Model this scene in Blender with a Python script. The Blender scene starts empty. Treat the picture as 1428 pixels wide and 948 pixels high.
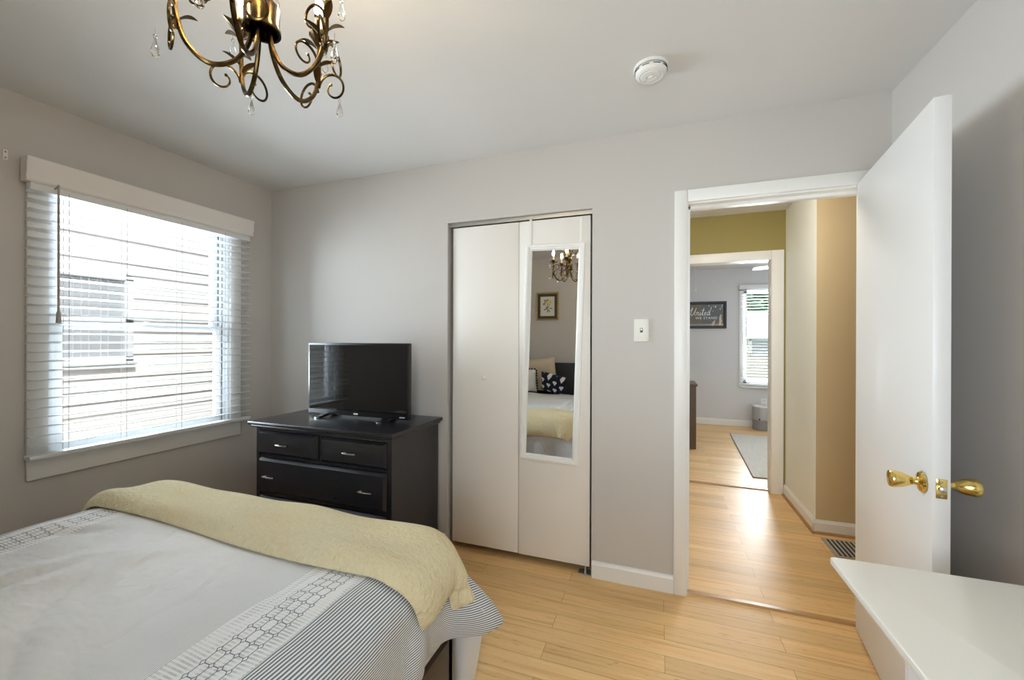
import bpy, bmesh, math, random
import numpy as np
from mathutils import Vector, Matrix

random.seed(4)
SC = bpy.context.scene
COL = SC.collection
PI = math.pi

# ------------------------------------------------------------------ camera
cam_data = bpy.data.cameras.new('camera')
cam = bpy.data.objects.new('camera', cam_data)
COL.objects.link(cam)
cam_data.sensor_fit = 'HORIZONTAL'
cam_data.sensor_width = 36.0
cam_data.lens = 571.482 / 1428 * 36.0
cam_data.clip_start = 0.02
_a, _p, _r = math.radians(19.743), math.radians(-0.038), math.radians(0.176)
_fw = Vector((-math.sin(_a), math.cos(_a), 0)); _rt = Vector((math.cos(_a), math.sin(_a), 0)); _up = Vector((0, 0, 1))
_fw, _up = _fw * math.cos(_p) + _up * math.sin(_p), _up * math.cos(_p) - _fw * math.sin(_p)
_rt, _up = _rt * math.cos(_r) + _up * math.sin(_r), _up * math.cos(_r) - _rt * math.sin(_r)
cam.matrix_world = Matrix(((_rt.x, _up.x, -_fw.x, 2.764), (_rt.y, _up.y, -_fw.y, -2.305),
                           (_rt.z, _up.z, -_fw.z, 1.321), (0, 0, 0, 1)))
SC.camera = cam

# ------------------------------------------------------------------ view, world, daylight
SC.view_settings.view_transform = 'Standard'
SC.view_settings.look = 'None'
SC.view_settings.gamma = 1.0
SC.view_settings.use_curve_mapping = False
SC.view_settings.exposure = 0.8
SC.cycles.max_bounces = 10
SC.cycles.diffuse_bounces = 6
SC.cycles.transparent_max_bounces = 16
SC.cycles.caustics_reflective = False
SC.cycles.caustics_refractive = False
SC.cycles.sample_clamp_indirect = 6.0

world = bpy.data.worlds.new('world')
SC.world = world
world.use_nodes = True
world.node_tree.nodes['Background'].inputs[0].default_value = (0.86, 0.93, 1.0, 1)
world.node_tree.nodes['Background'].inputs[1].default_value = 0.6


def lamp(name, kind, loc, energy, color=(1, 1, 1), rot=(0, 0, 0), size=None, size_y=None, radius=None, angle=None, spread=None):
    d = bpy.data.lights.new(name, kind)
    d.energy = energy
    d.color = color
    if kind == 'AREA':
        d.shape = 'RECTANGLE'
        d.size = size
        d.size_y = size_y or size
        if spread:
            d.spread = spread
    if radius is not None:
        d.shadow_soft_size = radius
    if angle is not None:
        d.angle = angle
    o = bpy.data.objects.new(name, d)
    COL.objects.link(o)
    o.location = loc
    o.rotation_euler = rot
    return o


# sun over this house's roof onto the neighbour's siding
lamp('sun', 'SUN', (3, -4, 9), 2.5, (1.0, 0.97, 0.92), rot=(math.radians(8), math.radians(34), 0), angle=0.02)
# daylight arriving through the bedroom window, and through the window of the far room
lamp('daylight_bedroom_window', 'AREA', (-1.35, -0.80, 1.46), 168, (0.84, 0.925, 1.0),
     rot=(0, math.radians(-90), 0), size=1.5, size_y=1.5)
lamp('daylight_far_window', 'AREA', (4.4, 5.35, 1.42), 150, (0.93, 0.965, 1.0),
     rot=(math.radians(-90), 0, 0), size=0.95, size_y=1.5)
# fill light through an unseen window added behind the camera
lamp('fill_rear_window', 'AREA', (2.86, -3.60, 1.48), 29, (0.90, 0.955, 1.0),
     rot=(math.radians(90), 0, 0), size=0.95, size_y=1.2)

# ------------------------------------------------------------------ mesh helpers


class MB:
    def __init__(self):
        self.bm = bmesh.new()
        self.uv = None

    def box(self, x0, x1, y0, y1, z0, z1, bev=0.0, seg=2, rot=None):
        r = bmesh.ops.create_cube(self.bm, size=1.0)
        vs = r['verts']
        M = Matrix.Translation(((x0 + x1) / 2, (y0 + y1) / 2, (z0 + z1) / 2)) @ Matrix.Diagonal((x1 - x0, y1 - y0, z1 - z0, 1))
        for v in vs:
            v.co = M @ v.co
        if bev > 0:
            es = list({e for v in vs for e in v.link_edges})
            rr = bmesh.ops.bevel(self.bm, geom=es, offset=bev, segments=seg, profile=0.5, affect='EDGES')
            vs = list({v for f in rr['faces'] for v in f.verts} | {v for v in vs if v.is_valid})
        if rot:
            for v in vs:
                v.co = rot @ v.co
        return self

    def tube(self, pts, r, seg=8, closed=False, cap=True, flat=1.0):
        pts = [Vector(p) for p in pts]
        n = len(pts)
        rs = r if isinstance(r, (list, tuple)) else [r] * n
        tang = []
        for i in range(n):
            if closed:
                t = pts[(i + 1) % n] - pts[i - 1]
            else:
                t = pts[min(i + 1, n - 1)] - pts[max(i - 1, 0)]
            tang.append(t.normalized())
        ref = Vector((0, 0, 1)) if abs(tang[0].z) < 0.9 else Vector((1, 0, 0))
        nrm = (ref - tang[0] * ref.dot(tang[0])).normalized()
        rings = []
        for i in range(n):
            nrm = (nrm - tang[i] * nrm.dot(tang[i]))
            nrm = nrm.normalized() if nrm.length > 1e-6 else tang[i].orthogonal().normalized()
            b = tang[i].cross(nrm)
            rings.append([self.bm.verts.new(pts[i] + (nrm * math.cos(2 * PI * k / seg) + b * math.sin(2 * PI * k / seg) * flat) * rs[i]) for k in range(seg)])
        m = n if closed else n - 1
        for i in range(m):
            A, B = rings[i], rings[(i + 1) % n]
            for k in range(seg):
                self.bm.faces.new((A[k], A[(k + 1) % seg], B[(k + 1) % seg], B[k]))
        if cap and not closed:
            self.bm.faces.new(list(reversed(rings[0])))
            self.bm.faces.new(rings[-1])
        return self

    def lathe(self, prof, c=(0, 0, 0), axis=(0, 0, 1), seg=24):
        ax = Vector(axis).normalized()
        u = ax.orthogonal().normalized()
        w = ax.cross(u)
        c = Vector(c)
        rings = []
        for (r, h) in prof:
            if r < 1e-5:
                rings.append([self.bm.verts.new(c + ax * h)])
            else:
                rings.append([self.bm.verts.new(c + ax * h + (u * math.cos(2 * PI * k / seg) + w * math.sin(2 * PI * k / seg)) * r) for k in range(seg)])
        for A, B in zip(rings[:-1], rings[1:]):
            for k in range(seg):
                a0, a1 = A[k % len(A)], A[(k + 1) % len(A)]
                b0, b1 = B[k % len(B)], B[(k + 1) % len(B)]
                if len(A) == 1 and len(B) == 1:
                    continue
                if len(A) == 1:
                    self.bm.faces.new((a0, b1, b0))
                elif len(B) == 1:
                    self.bm.faces.new((a0, a1, b0))
                else:
                    self.bm.faces.new((a0, a1, b1, b0))
        return self

    def prism(self, poly, axis, a, b):
        """poly: 2-D points in the plane across axis (x: (y,z), y: (x,z), z: (x,y)), extruded from a to b"""
        def P(p, h):
            return {'x': (h, p[0], p[1]), 'y': (p[0], h, p[1]), 'z': (p[0], p[1], h)}[axis]
        A = [self.bm.verts.new(P(p, a)) for p in poly]
        B = [self.bm.verts.new(P(p, b)) for p in poly]
        n = len(poly)
        for k in range(n):
            self.bm.faces.new((A[k], A[(k + 1) % n], B[(k + 1) % n], B[k]))
        self.bm.faces.new(list(reversed(A)))
        self.bm.faces.new(B)
        return self

    def grid(self, arr, uv=None, closed=None):
        n, m = arr.shape[:2]
        V = [[self.bm.verts.new(arr[i, j]) for j in range(m)] for i in range(n)]
        if uv is not None and self.uv is None:
            self.uv = self.bm.loops.layers.uv.new('UVMap')
        for i in range(n - 1):
            for j in range(m - 1):
                f = self.bm.faces.new((V[i][j], V[i + 1][j], V[i + 1][j + 1], V[i][j + 1]))
                if uv is not None:
                    for l, (a, b) in zip(f.loops, ((i, j), (i + 1, j), (i + 1, j + 1), (i, j + 1))):
                        l[self.uv].uv = uv[a, b]
        return V

    def blob(self, c, r, sub=2, scale=(1, 1, 1)):
        q = bmesh.ops.create_icosphere(self.bm, subdivisions=sub, radius=1.0)
        for v in q['verts']:
            v.co = Vector((v.co.x * r * scale[0] + c[0], v.co.y * r * scale[1] + c[1], v.co.z * r * scale[2] + c[2]))
        return q['verts']


def world_of(o):
    M = o.matrix_basis.copy()
    while o.parent:
        o = o.parent
        M = o.matrix_basis @ M
    return M


def obj(name, mb, mat, parent=None, local=False, smooth=40, fixn=True):
    """link the built shape as one mesh object; coordinates are the world's unless local"""
    if fixn:
        bmesh.ops.recalc_face_normals(mb.bm, faces=mb.bm.faces)
    me = bpy.data.meshes.new(name)
    mb.bm.to_mesh(me)
    mb.bm.free()
    if smooth:
        for p in me.polygons:
            p.use_smooth = True
        me.set_sharp_from_angle(angle=math.radians(smooth))
    for m_ in (mat if isinstance(mat, (list, tuple)) else [mat]):
        me.materials.append(m_)
    o = bpy.data.objects.new(name, me)
    COL.objects.link(o)
    if parent:
        o.parent = parent
        if not local:
            me.transform(world_of(parent).inverted())
    return o


def thing(name, label, cat, loc=(0, 0, 0), rotz=0.0, group=None):
    o = bpy.data.objects.new(name, None)
    o.empty_display_size = 0.1
    COL.objects.link(o)
    o.location = loc
    o.rotation_euler = (0, 0, rotz)
    return tag(o, label, cat, group)


def tag(o, label, cat, group=None):
    o['label'] = label
    o['category'] = cat
    if group:
        o['group'] = group
    return o


def struct(name, mb, mat, parent=None, smooth=30, **k):
    o = obj(name, mb, mat, parent, smooth=smooth, **k)
    if parent is None:
        o['kind'] = 'structure'
    return o


def sroot(name, loc=(0, 0, 0), rotz=0.0):
    o = bpy.data.objects.new(name, None)
    o.empty_display_size = 0.1
    COL.objects.link(o)
    o.location = loc
    o.rotation_euler = (0, 0, rotz)
    o['kind'] = 'structure'
    return o


def copy_part(o, parent, loc=None):
    c = o.copy()
    COL.objects.link(c)
    c.parent = parent
    if loc is not None:
        c.location = loc
    return c


# ------------------------------------------------------------------ material helpers
class NT:
    def __init__(self, name):
        self.mat = bpy.data.materials.new(name)
        self.mat.use_nodes = True
        self.t = self.mat.node_tree
        self.b = self.t.nodes['Principled BSDF']
        self.out = self.t.nodes['Material Output']

    def node(self, kind, **props):
        n = self.t.nodes.new(kind)
        for k, v in props.items():
            setattr(n, k, v)
        return n

    def put(self, sock, v):
        if hasattr(v, 'is_output') or isinstance(v, bpy.types.NodeSocket):
            self.t.links.new(v, sock)
        elif v is not None:
            sock.default_value = v

    def m(self, op, a, b=None, c=None):
        n = self.node('ShaderNodeMath', operation=op)
        for i, v in enumerate((a, b, c)):
            if v is not None:
                self.put(n.inputs[i], v)
        return n.outputs[0]

    def mix(self, f, a, b, mode='MIX'):
        n = self.node('ShaderNodeMix', data_type='RGBA', blend_type=mode)
        self.put(n.inputs[0], f)
        self.put(n.inputs[6], a if not isinstance(a, tuple) else (*a[:3], 1))
        self.put(n.inputs[7], b if not isinstance(b, tuple) else (*b[:3], 1))
        return n.outputs[2]

    def coord(self, which='Object'):
        return self.node('ShaderNodeTexCoord').outputs[which]

    def mapping(self, v, scale=(1, 1, 1), loc=(0, 0, 0)):
        n = self.node('ShaderNodeMapping')
        self.put(n.inputs['Vector'], v)
        n.inputs['Scale'].default_value = scale
        n.inputs['Location'].default_value = loc
        return n.outputs[0]

    def noise(self, v, scale, detail=3, rough=0.5, dim='3D', w=None):
        n = self.node('ShaderNodeTexNoise', noise_dimensions=dim)
        self.put(n.inputs['Vector'], v)
        n.inputs['Scale'].default_value = scale
        n.inputs['Detail'].default_value = detail
        n.inputs['Roughness'].default_value = rough
        if w is not None:
            self.put(n.inputs['W'], w)
        return n.outputs[0]

    def ramp(self, f, stops):
        n = self.node('ShaderNodeValToRGB')
        self.put(n.inputs[0], f)
        els = n.color_ramp.elements
        while len(els) < len(stops):
            els.new(0.5)
        for e, (p, c) in zip(els, stops):
            e.position = p
            e.color = (*c[:3], 1) if isinstance(c, tuple) else (c, c, c, 1)
        return n.outputs[0]

    def bump(self, h, strength=0.3, dist=0.01):
        n = self.node('ShaderNodeBump')
        n.inputs['Strength'].default_value = strength
        n.inputs['Distance'].default_value = dist
        self.put(n.inputs['Height'], h)
        self.t.links.new(n.outputs[0], self.b.inputs['Normal'])

    def color(self, v):
        self.put(self.b.inputs['Base Color'], (*v, 1) if isinstance(v, tuple) and len(v) == 3 else v)

    def set(self, **k):
        names = dict(rough='Roughness', metal='Metallic', spec='Specular IOR Level', coat='Coat Weight', coatr='Coat Roughness',
                     trans='Transmission Weight', ior='IOR', sheen='Sheen Weight', sheenr='Sheen Roughness', alpha='Alpha', sss='Subsurface Weight')
        for a, v in k.items():
            self.put(self.b.inputs[names[a]], v)
        return self


def simple(name, col, rough=0.5, metal=0.0, spec=0.5, noise=0.0, nscale=6, bump=0.0, bscale=200, coat=0.0):
    n = NT(name)
    if noise:
        f = n.noise(n.coord(), nscale, 4)
        n.color(n.mix(f, tuple(max(0, c * (1 - noise)) for c in col), tuple(min(1, c * (1 + noise)) for c in col)))
    else:
        n.color(col)
    n.set(rough=rough, metal=metal, spec=spec, coat=coat)
    if bump:
        n.bump(n.noise(n.coord(), bscale, 2), bump, 0.002)
    return n.mat


def emitter(name, col, s):
    n = NT(name)
    n.color(col)
    n.b.inputs['Emission Color'].default_value = (*col, 1)
    n.b.inputs['Emission Strength'].default_value = s
    return n.mat


M_wall = simple('greige wall paint', (0.60, 0.575, 0.55), 0.55, spec=0.35, noise=0.015, nscale=2, bump=0.06, bscale=260)
M_wall_far = simple('grey wall paint', (0.70, 0.70, 0.71), 0.6, spec=0.3, noise=0.015, nscale=2)
M_olive_dim = simple('olive dim hall tone', (0.34, 0.28, 0.10), 0.6, spec=0.3, noise=0.02)  # hall tones differ to paint in how each wall is lit
M_sage_daylit = simple('sage daylit hall tone', (0.84, 0.85, 0.79), 0.5, spec=0.35, noise=0.015)  # daylight from the far room put into this hall colour
M_tan_lamplit = simple('tan lamplit hall tone', (0.66, 0.53, 0.32), 0.6, spec=0.3, noise=0.015)  # warm lamp light put into this hall colour
M_ceil = simple('ceiling paint', (0.76, 0.755, 0.75), 0.8, spec=0.2, noise=0.01, bump=0.05, bscale=180)
M_trim = simple('white trim paint', (0.88, 0.875, 0.855), 0.35, noise=0.01)
M_door = simple('white door paint', (0.80, 0.795, 0.795), 0.33, noise=0.01, nscale=3)
M_closet = simple('cream white door laminate', (0.87, 0.84, 0.80), 0.42, noise=0.01, nscale=3)
M_vinyl = simple('white window vinyl', (0.80, 0.83, 0.86), 0.35)
M_blind = simple('white blind slat', (0.80, 0.81, 0.815), 0.4)
M_valance = simple('cream valance', (0.86, 0.82, 0.79), 0.45)
M_cord = simple('grey cord', (0.45, 0.44, 0.42), 0.7)
M_wand = simple('grey brown wand', (0.36, 0.34, 0.31), 0.35)
M_ivory = simple('ivory plastic', (0.86, 0.845, 0.79), 0.35)
M_white_pl = simple('white plastic', (0.85, 0.85, 0.83), 0.4)
M_dark = simple('black gap', (0.012, 0.012, 0.012), 0.7)
M_alu = simple('aluminium track', (0.62, 0.62, 0.60), 0.35, 0.9)
M_steel = simple('brushed steel', (0.66, 0.66, 0.68), 0.25, 1.0)
M_brass = simple('polished brass', (0.83, 0.62, 0.20), 0.14, 1.0, noise=0.03, nscale=20)
M_plast_blk = simple('black plastic', (0.012, 0.012, 0.014), 0.28)
M_screen = simple('dark glossy screen', (0.006, 0.006, 0.007), 0.05, spec=0.7, coat=0.3)
M_wood_dk = simple('dark brown wood', (0.045, 0.03, 0.024), 0.4, noise=0.2, nscale=8)
M_sheet = simple('white sheet cotton', (0.82, 0.82, 0.82), 0.85, bump=0.1, bscale=60)
M_desk = simple('white desk laminate', (0.80, 0.79, 0.74), 0.28, noise=0.01)
M_mirror = simple('mirror silver', (0.92, 0.93, 0.92), 0.01, 1.0)
M_head = simple('dark headboard leather', (0.022, 0.020, 0.026), 0.38, noise=0.15, nscale=10)
M_siding = simple('white siding', (0.82, 0.81, 0.80), 0.6, noise=0.02)
M_grass = simple('lawn', (0.07, 0.11, 0.04), 0.9, noise=0.4, nscale=4)
M_pane_dk = simple('dark window pane', (0.42, 0.45, 0.48), 0.15)
M_drape = simple('grey drape', (0.62, 0.64, 0.66), 0.8, noise=0.1)


def mat_glass():
    n = NT('window glass')
    tr = n.node('ShaderNodeBsdfTransparent')
    tr.inputs[0].default_value = (0.95, 0.97, 0.97, 1)
    gl = n.node('ShaderNodeBsdfGlossy')
    gl.inputs['Roughness'].default_value = 0.02
    fr = n.node('ShaderNodeFresnel')
    fr.inputs[0].default_value = 1.35
    mx = n.node('ShaderNodeMixShader')
    n.t.links.new(fr.outputs[0], mx.inputs[0])
    n.t.links.new(tr.outputs[0], mx.inputs[1])
    n.t.links.new(gl.outputs[0], mx.inputs[2])
    n.t.links.new(mx.outputs[0], n.out.inputs[0])
    return n.mat


M_glass = mat_glass()


def mat_crystal():
    n = NT('clear crystal')
    n.color((0.98, 0.97, 0.95))
    n.set(rough=0.02, trans=1.0, ior=1.3, spec=0.6)
    return n.mat


M_crystal = mat_crystal()


def mat_floor():
    n = NT('honey bamboo planks')
    v = n.mapping(n.coord(), loc=(0.12 + 0.97 * 20, 0.083 + 0.0975 * 100, 0))
    br = n.node('ShaderNodeTexBrick', offset=0.5, offset_frequency=2, squash=1.0, squash_frequency=2)
    n.put(br.inputs['Vector'], v)
    br.inputs['Color1'].default_value = (0, 0, 0, 1)
    br.inputs['Color2'].default_value = (1, 1, 1, 1)
    br.inputs['Mortar'].default_value = (0.5, 0.5, 0.5, 1)
    br.inputs['Scale'].default_value = 1.0
    br.inputs['Mortar Size'].default_value = 0.0009
    br.inputs['Mortar Smooth'].default_value = 0.1
    br.inputs['Bias'].default_value = 0.0
    br.inputs['Brick Width'].default_value = 0.97
    br.inputs['Row Height'].default_value = 0.0975
    rnd = n.m('MULTIPLY', br.outputs['Color'], 7.0)
    g1 = n.noise(n.mapping(v, scale=(0.9, 26, 1)), 2.2, 4, 0.55, '4D', rnd)
    g2 = n.noise(n.mapping(v, scale=(5.0, 30, 1)), 3.0, 3, 0.6, '4D', rnd)
    strips = n.m('SNAP', n.m('FRACT', n.m('MULTIPLY', g1, 3.0)), 0.25)
    base = n.ramp(g1, [(0.30, (0.67, 0.40, 0.16)), (0.5, (0.85, 0.56, 0.255)), (0.70, (0.92, 0.66, 0.335))])
    base = n.mix(n.m('MULTIPLY', strips, 0.17), base, (0.40, 0.20, 0.07))
    knots = n.ramp(g2, [(0.30, 1.0), (0.40, 0.0)])
    base = n.mix(n.m('MULTIPLY', knots, 0.45), base, (0.33, 0.165, 0.06))
    tint = n.mix(br.outputs['Color'], (0.86, 0.84, 0.80), (1.08, 1.07, 1.05))
    base = n.mix(1.0, base, tint, 'MULTIPLY')
    base = n.mix(n.m('MULTIPLY', br.outputs['Fac'], 0.75), base, (0.16, 0.08, 0.03))
    n.color(base)
    rr = n.m('MULTIPLY_ADD', g2, 0.12, 0.36)
    n.set(rough=rr, spec=0.5, coat=0.05, coatr=0.3)
    n.bump(n.m('SUBTRACT', n.m('MULTIPLY', g2, 0.25), br.outputs['Fac']), 0.18, 0.002)
    return n.mat


M_floor = mat_floor()


def mat_black_paint():
    n = NT('worn black paint')
    g = n.noise(n.mapping(n.coord(), scale=(2, 2, 14)), 5, 4)
    chips = n.ramp(n.noise(n.coord(), 60, 2, 0.6), [(0.775, 0.0), (0.79, 1.0)])
    base = n.mix(g, (0.010, 0.010, 0.014), (0.022, 0.021, 0.026))
    n.color(n.mix(n.m('MULTIPLY', chips, 0.6), base, (0.35, 0.33, 0.30)))
    n.set(rough=n.m('MULTIPLY_ADD', g, 0.12, 0.24), spec=0.5, coat=0.15, coatr=0.15)
    n.bump(g, 0.012, 0.002)
    return n.mat


M_black = mat_black_paint()


def mat_comforter():
    """u = metres across the bed from its middle, v = metres along it"""
    n = NT('striped comforter cotton')
    uv = n.coord('UV')
    sep = n.node('ShaderNodeSeparateXYZ')
    n.put(sep.inputs[0], uv)
    wob = n.m('MULTIPLY', n.m('SUBTRACT', n.noise(n.mapping(uv, scale=(1, 1, 1)), 6, 2), 0.5), 0.006)
    s = n.m('ADD', n.m('ABSOLUTE', sep.outputs[0]), wob)
    t = sep.outputs[1]
    white = (0.92, 0.925, 0.935)
    ink = (0.085, 0.115, 0.15)

    def stripes(x, period, duty):
        f = n.m('FRACT', n.m('DIVIDE', x, period))
        d = n.m('ABSOLUTE', n.m('SUBTRACT', f, 0.5))
        return n.ramp(d, [(duty * 0.5 - 0.06, 1.0), (duty * 0.5 + 0.06, 0.0)])
    outer = n.m('MULTIPLY', stripes(s, 0.0066, 0.48), 0.92)
    fine = stripes(s, 0.0050, 0.42)
    fade = n.m('MULTIPLY_ADD', n.noise(uv, 3.0, 2), 0.5, n.m('MULTIPLY', s, 0.95))
    inner = n.m('MULTIPLY', fine, n.m('MINIMUM', n.m('MAXIMUM', n.m('SUBTRACT', fade, 0.24), 0.04), 0.62))
    # band of long cells in three columns, small diamonds where they meet
    du = n.m('MULTIPLY', n.m('ABSOLUTE', n.m('SUBTRACT', n.m('FRACT', n.m('ADD', n.m('DIVIDE', n.m('SUBTRACT', s, 0.546), 0.0255), 0.5)), 0.5)), 0.0255)
    dv = n.m('MULTIPLY', n.m('ABSOLUTE', n.m('SUBTRACT', n.m('FRACT', n.m('ADD', n.m('DIVIDE', t, 0.0352), 0.5)), 0.5)), 0.0352)
    sm = n.m('ADD', n.m('MULTIPLY', du, 1.0), n.m('MULTIPLY', dv, 0.75))
    grid_l = n.m('MULTIPLY', n.m('LESS_THAN', n.m('MINIMUM', du, dv), 0.0011), n.m('GREATER_THAN', sm, 0.0056))
    dia_l = n.m('LESS_THAN', n.m('ABSOLUTE', n.m('SUBTRACT', sm, 0.0056)), 0.0013)
    line = n.m('MAXIMUM', grid_l, dia_l)
    inhex = n.m('MULTIPLY', n.m('GREATER_THAN', s, 0.5395), n.m('LESS_THAN', s, 0.6285))
    line = n.m('MULTIPLY', line, inhex)
    dash = stripes(n.m('ADD', t, n.m('MULTIPLY', wob, 0.6)), 0.0092, 0.5)
    dmod = n.ramp(n.noise(n.mapping(uv, scale=(28, 3, 1)), 2.0, 2), [(0.4, 0.05), (0.62, 0.5)])
    band = n.m('MAXIMUM', n.m('MULTIPLY', line, 0.95), n.m('MULTIPLY', dash, n.m('MULTIPLY', dmod, 0.75)))
    e1 = n.m('LESS_THAN', n.m('ABSOLUTE', n.m('SUBTRACT', s, 0.482)), 0.0012)
    e2 = n.m('LESS_THAN', n.m('ABSOLUTE', n.m('SUBTRACT', s, 0.660)), 0.0012)
    band = n.m('MAXIMUM', band, n.m('MULTIPLY', n.m('MAXIMUM', e1, e2), 0.6))
    past = n.m('GREATER_THAN', t, 1.72)
    is_out = n.m('MAXIMUM', n.m('GREATER_THAN', s, 0.660), past)
    is_in = n.m('MULTIPLY', n.m('LESS_THAN', s, 0.482), n.m('SUBTRACT', 1.0, past))
    is_band = n.m('SUBTRACT', n.m('SUBTRACT', 1.0, is_out), is_in)
    f = n.m('ADD', n.m('ADD', n.m('MULTIPLY', is_out, outer), n.m('MULTIPLY', is_in, inner)), n.m('MULTIPLY', is_band, band))
    n.color(n.mix(f, white, ink))
    n.set(rough=0.85, spec=0.2, sheen=0.15)
    w1 = n.noise(n.mapping(uv, scale=(1.0, 1.9, 1)), 4.5, 3, 0.55)
    w2 = n.ramp(n.m('ABSOLUTE', n.m('SUBTRACT', n.noise(n.mapping(uv, scale=(1.3, 1, 1)), 2.6, 2), 0.5)), [(0.0, 0.0), (0.05, 1.0)])
    n.bump(n.m('ADD', n.m('MULTIPLY', w1, 1.0), n.m('MULTIPLY', w2, 0.12)), 0.55, 0.03)
    return n.mat


M_comf = mat_comforter()


def mat_throw():
    n = NT('pale yellow plush')
    c = n.coord('UV')
    big = n.noise(c, 5, 3)
    fuzz = n.noise(c, 85, 4, 0.7)
    crush = n.noise(n.mapping(c, scale=(1, 1, 1)), 24, 3, 0.6)
    col = n.mix(big, (0.97, 0.83, 0.48), (0.97, 0.91, 0.69))
    col = n.mix(n.ramp(fuzz, [(0.35, 0.30), (0.6, 0.0)]), col, (0.80, 0.62, 0.32))
    n.color(col)
    n.set(rough=0.95, spec=0.1, sheen=0.2, sheenr=0.4)
    n.b.inputs['Sheen Tint'].default_value = (1.0, 0.95, 0.8, 1)
    n.bump(n.m('ADD', fuzz, n.m('MULTIPLY', crush, 1.4)), 0.9, 0.015)
    return n.mat


M_throw = mat_throw()


def mat_bronze():
    n = NT('antique gold bronze')
    f = n.noise(n.coord(), 22, 3)
    n.color(n.ramp(f, [(0.36, (0.035, 0.022, 0.010)), (0.54, (0.12, 0.075, 0.026)), (0.72, (0.46, 0.31, 0.09))]))
    n.set(rough=0.24, metal=1.0)
    return n.mat


M_bronze = mat_bronze()
M_leafm = simple('bronze leaf', (0.13, 0.075, 0.025), 0.3, 1.0, noise=0.4, nscale=25)
M_bulb = emitter('warm bulb glow', (1.0, 0.78, 0.50), 120)
M_candle = simple('ivory candle sleeve', (0.75, 0.66, 0.48), 0.5)

# ------------------------------------------------------------------ room shell
H = 2.44
RX, RY = 3.744, -3.10

m = MB(); m.box(-0.14, 5.72, -3.24, 5.0, -0.06, 0.0)
struct('floor', m, M_floor)
m = MB(); m.box(-0.14, 5.72, -3.24, 5.0, H, H + 0.14)
struct('ceiling', m, M_ceil)

WY0, WY1, WZ0, WZ1 = -1.212, -0.318, 0.745, 2.045
m = MB()
m.box(-0.12, 0, RY - 0.12, WY0, 0, H); m.box(-0.12, 0, WY1, 0.12, 0, H)
m.box(-0.12, 0, WY0, WY1, 0, WZ0); m.box(-0.12, 0, WY0, WY1, WZ1, H)
struct('wall_left', m, M_wall)
m = MB()
m.box(-0.15, -0.1205, RY - 0.12, WY0, -0.4, H); m.box(-0.15, -0.1205, WY1, 5.0, -0.4, H)
m.box(-0.15, -0.1205, WY0, WY1, -0.4, WZ0); m.box(-0.15, -0.1205, WY0, WY1, WZ1, H)
struct('wall_left_absorber', m, simple('dark bounce absorber', (0.10, 0.055, 0.042), 0.85, noise=0.3, nscale=12))  # added unseen dark skin, soaks up lamp light bouncing onto the siding
CX0, CX1, CZ = 1.502, 2.411, 2.057
DX0, DX1, DZ = 2.885, 3.678, 2.055
m = MB()
m.box(0, CX0, 0, 0.11, 0, H); m.box(CX0, CX1, 0, 0.11, CZ, H); m.box(CX1, DX0, 0, 0.11, 0, H)
m.box(DX0, DX1, 0, 0.11, DZ, H); m.box(DX1, 5.6, 0, 0.11, 0, H)
struct('wall_back', m, M_wall)
m = MB(); m.box(RX, RX + 0.12, RY - 0.12, 0, 0, H); struct('wall_right', m, M_wall)
m = MB()
m.box(0, 2.40, RY - 0.12, RY, 0, H); m.box(3.32, RX, RY - 0.12, RY, 0, H)
m.box(2.40, 3.32, RY - 0.12, RY, 0, 0.93); m.box(2.40, 3.32, RY - 0.12, RY, 2.05, H)
struct('wall_rear', m, M_wall)
m = MB(); m.box(0, 2.43, 0.74, 0.80, 0, H); m.box(1.40, 1.46, 0.11, 0.74, 0, H)
struct('wall_closet', m, M_wall)
# hall
HY = 1.79
FX0, FX1, FZ = 2.885, 3.695, 2.04
m = MB(); m.box(2.43, 2.53, 0.11, HY, 0, H); struct('wall_hall_left', m, M_sage_daylit)
m = MB()
m.box(2.43, FX0, HY, HY + 0.05, 0, H); m.box(FX1, 3.9, HY, HY + 0.05, 0, H); m.box(FX0, FX1, HY, HY + 0.05, FZ, H)
struct('wall_hall_far', m, M_olive_dim)
m = MB(); m.box(3.783, 3.88, 1.061, HY, 0, H); struct('wall_hall_side', m, M_sage_daylit)
m = MB(); m.box(3.7835, 5.6, 1.06, 1.12, 0, H); struct('wall_hall_right', m, M_tan_lamplit)
m = MB(); m.box(5.6, 5.7, 0, 5.0, 0, H); struct('wall_hall_end', m, M_tan_lamplit)
# far room
FY = 4.838
m = MB()
m.box(1.0, FX0, HY + 0.05, HY + 0.10, 0, H); m.box(FX1, 5.6, HY + 0.05, HY + 0.10, 0, H); m.box(FX0, FX1, HY + 0.05, HY + 0.10, FZ, H)
struct('wall_far_near', m, M_wall_far)
m = MB(); m.box(0.9, 1.0, HY + 0.05, 5.0, 0, H); struct('wall_far_left', m, M_wall_far)
m = MB(); m.box(5.2, 5.3, HY + 0.10, FY, 0, H); struct('wall_far_right', m, M_wall_far)
BX0, BX1, BZ0, BZ1 = 3.98, 4.82, 0.66, 2.09
m = MB()
m.box(1.0, BX0, FY, FY + 0.12, 0, H); m.box(BX1, 5.6, FY, FY + 0.12, 0, H)
m.box(BX0, BX1, FY, FY + 0.12, 0, BZ0); m.box(BX0, BX1, FY, FY + 0.12, BZ1, H)
struct('wall_far_back', m, M_wall_far)


# baseboards: flat board with a small stepped top
def board_profile(h=0.092, t=0.013):
    return [(0, 0), (t, 0), (t, h - 0.018), (t * 0.55, h - 0.008), (t * 0.45, h), (0, h)]


def baseboard(name, axis, a, b, at, sign, mat=M_trim, h=0.092):
    mb = MB()
    prof = [(at + sign * p, z) for p, z in board_profile(h)]
    mb.prism(prof, axis, a, b)
    return struct(name, mb, mat)


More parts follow.
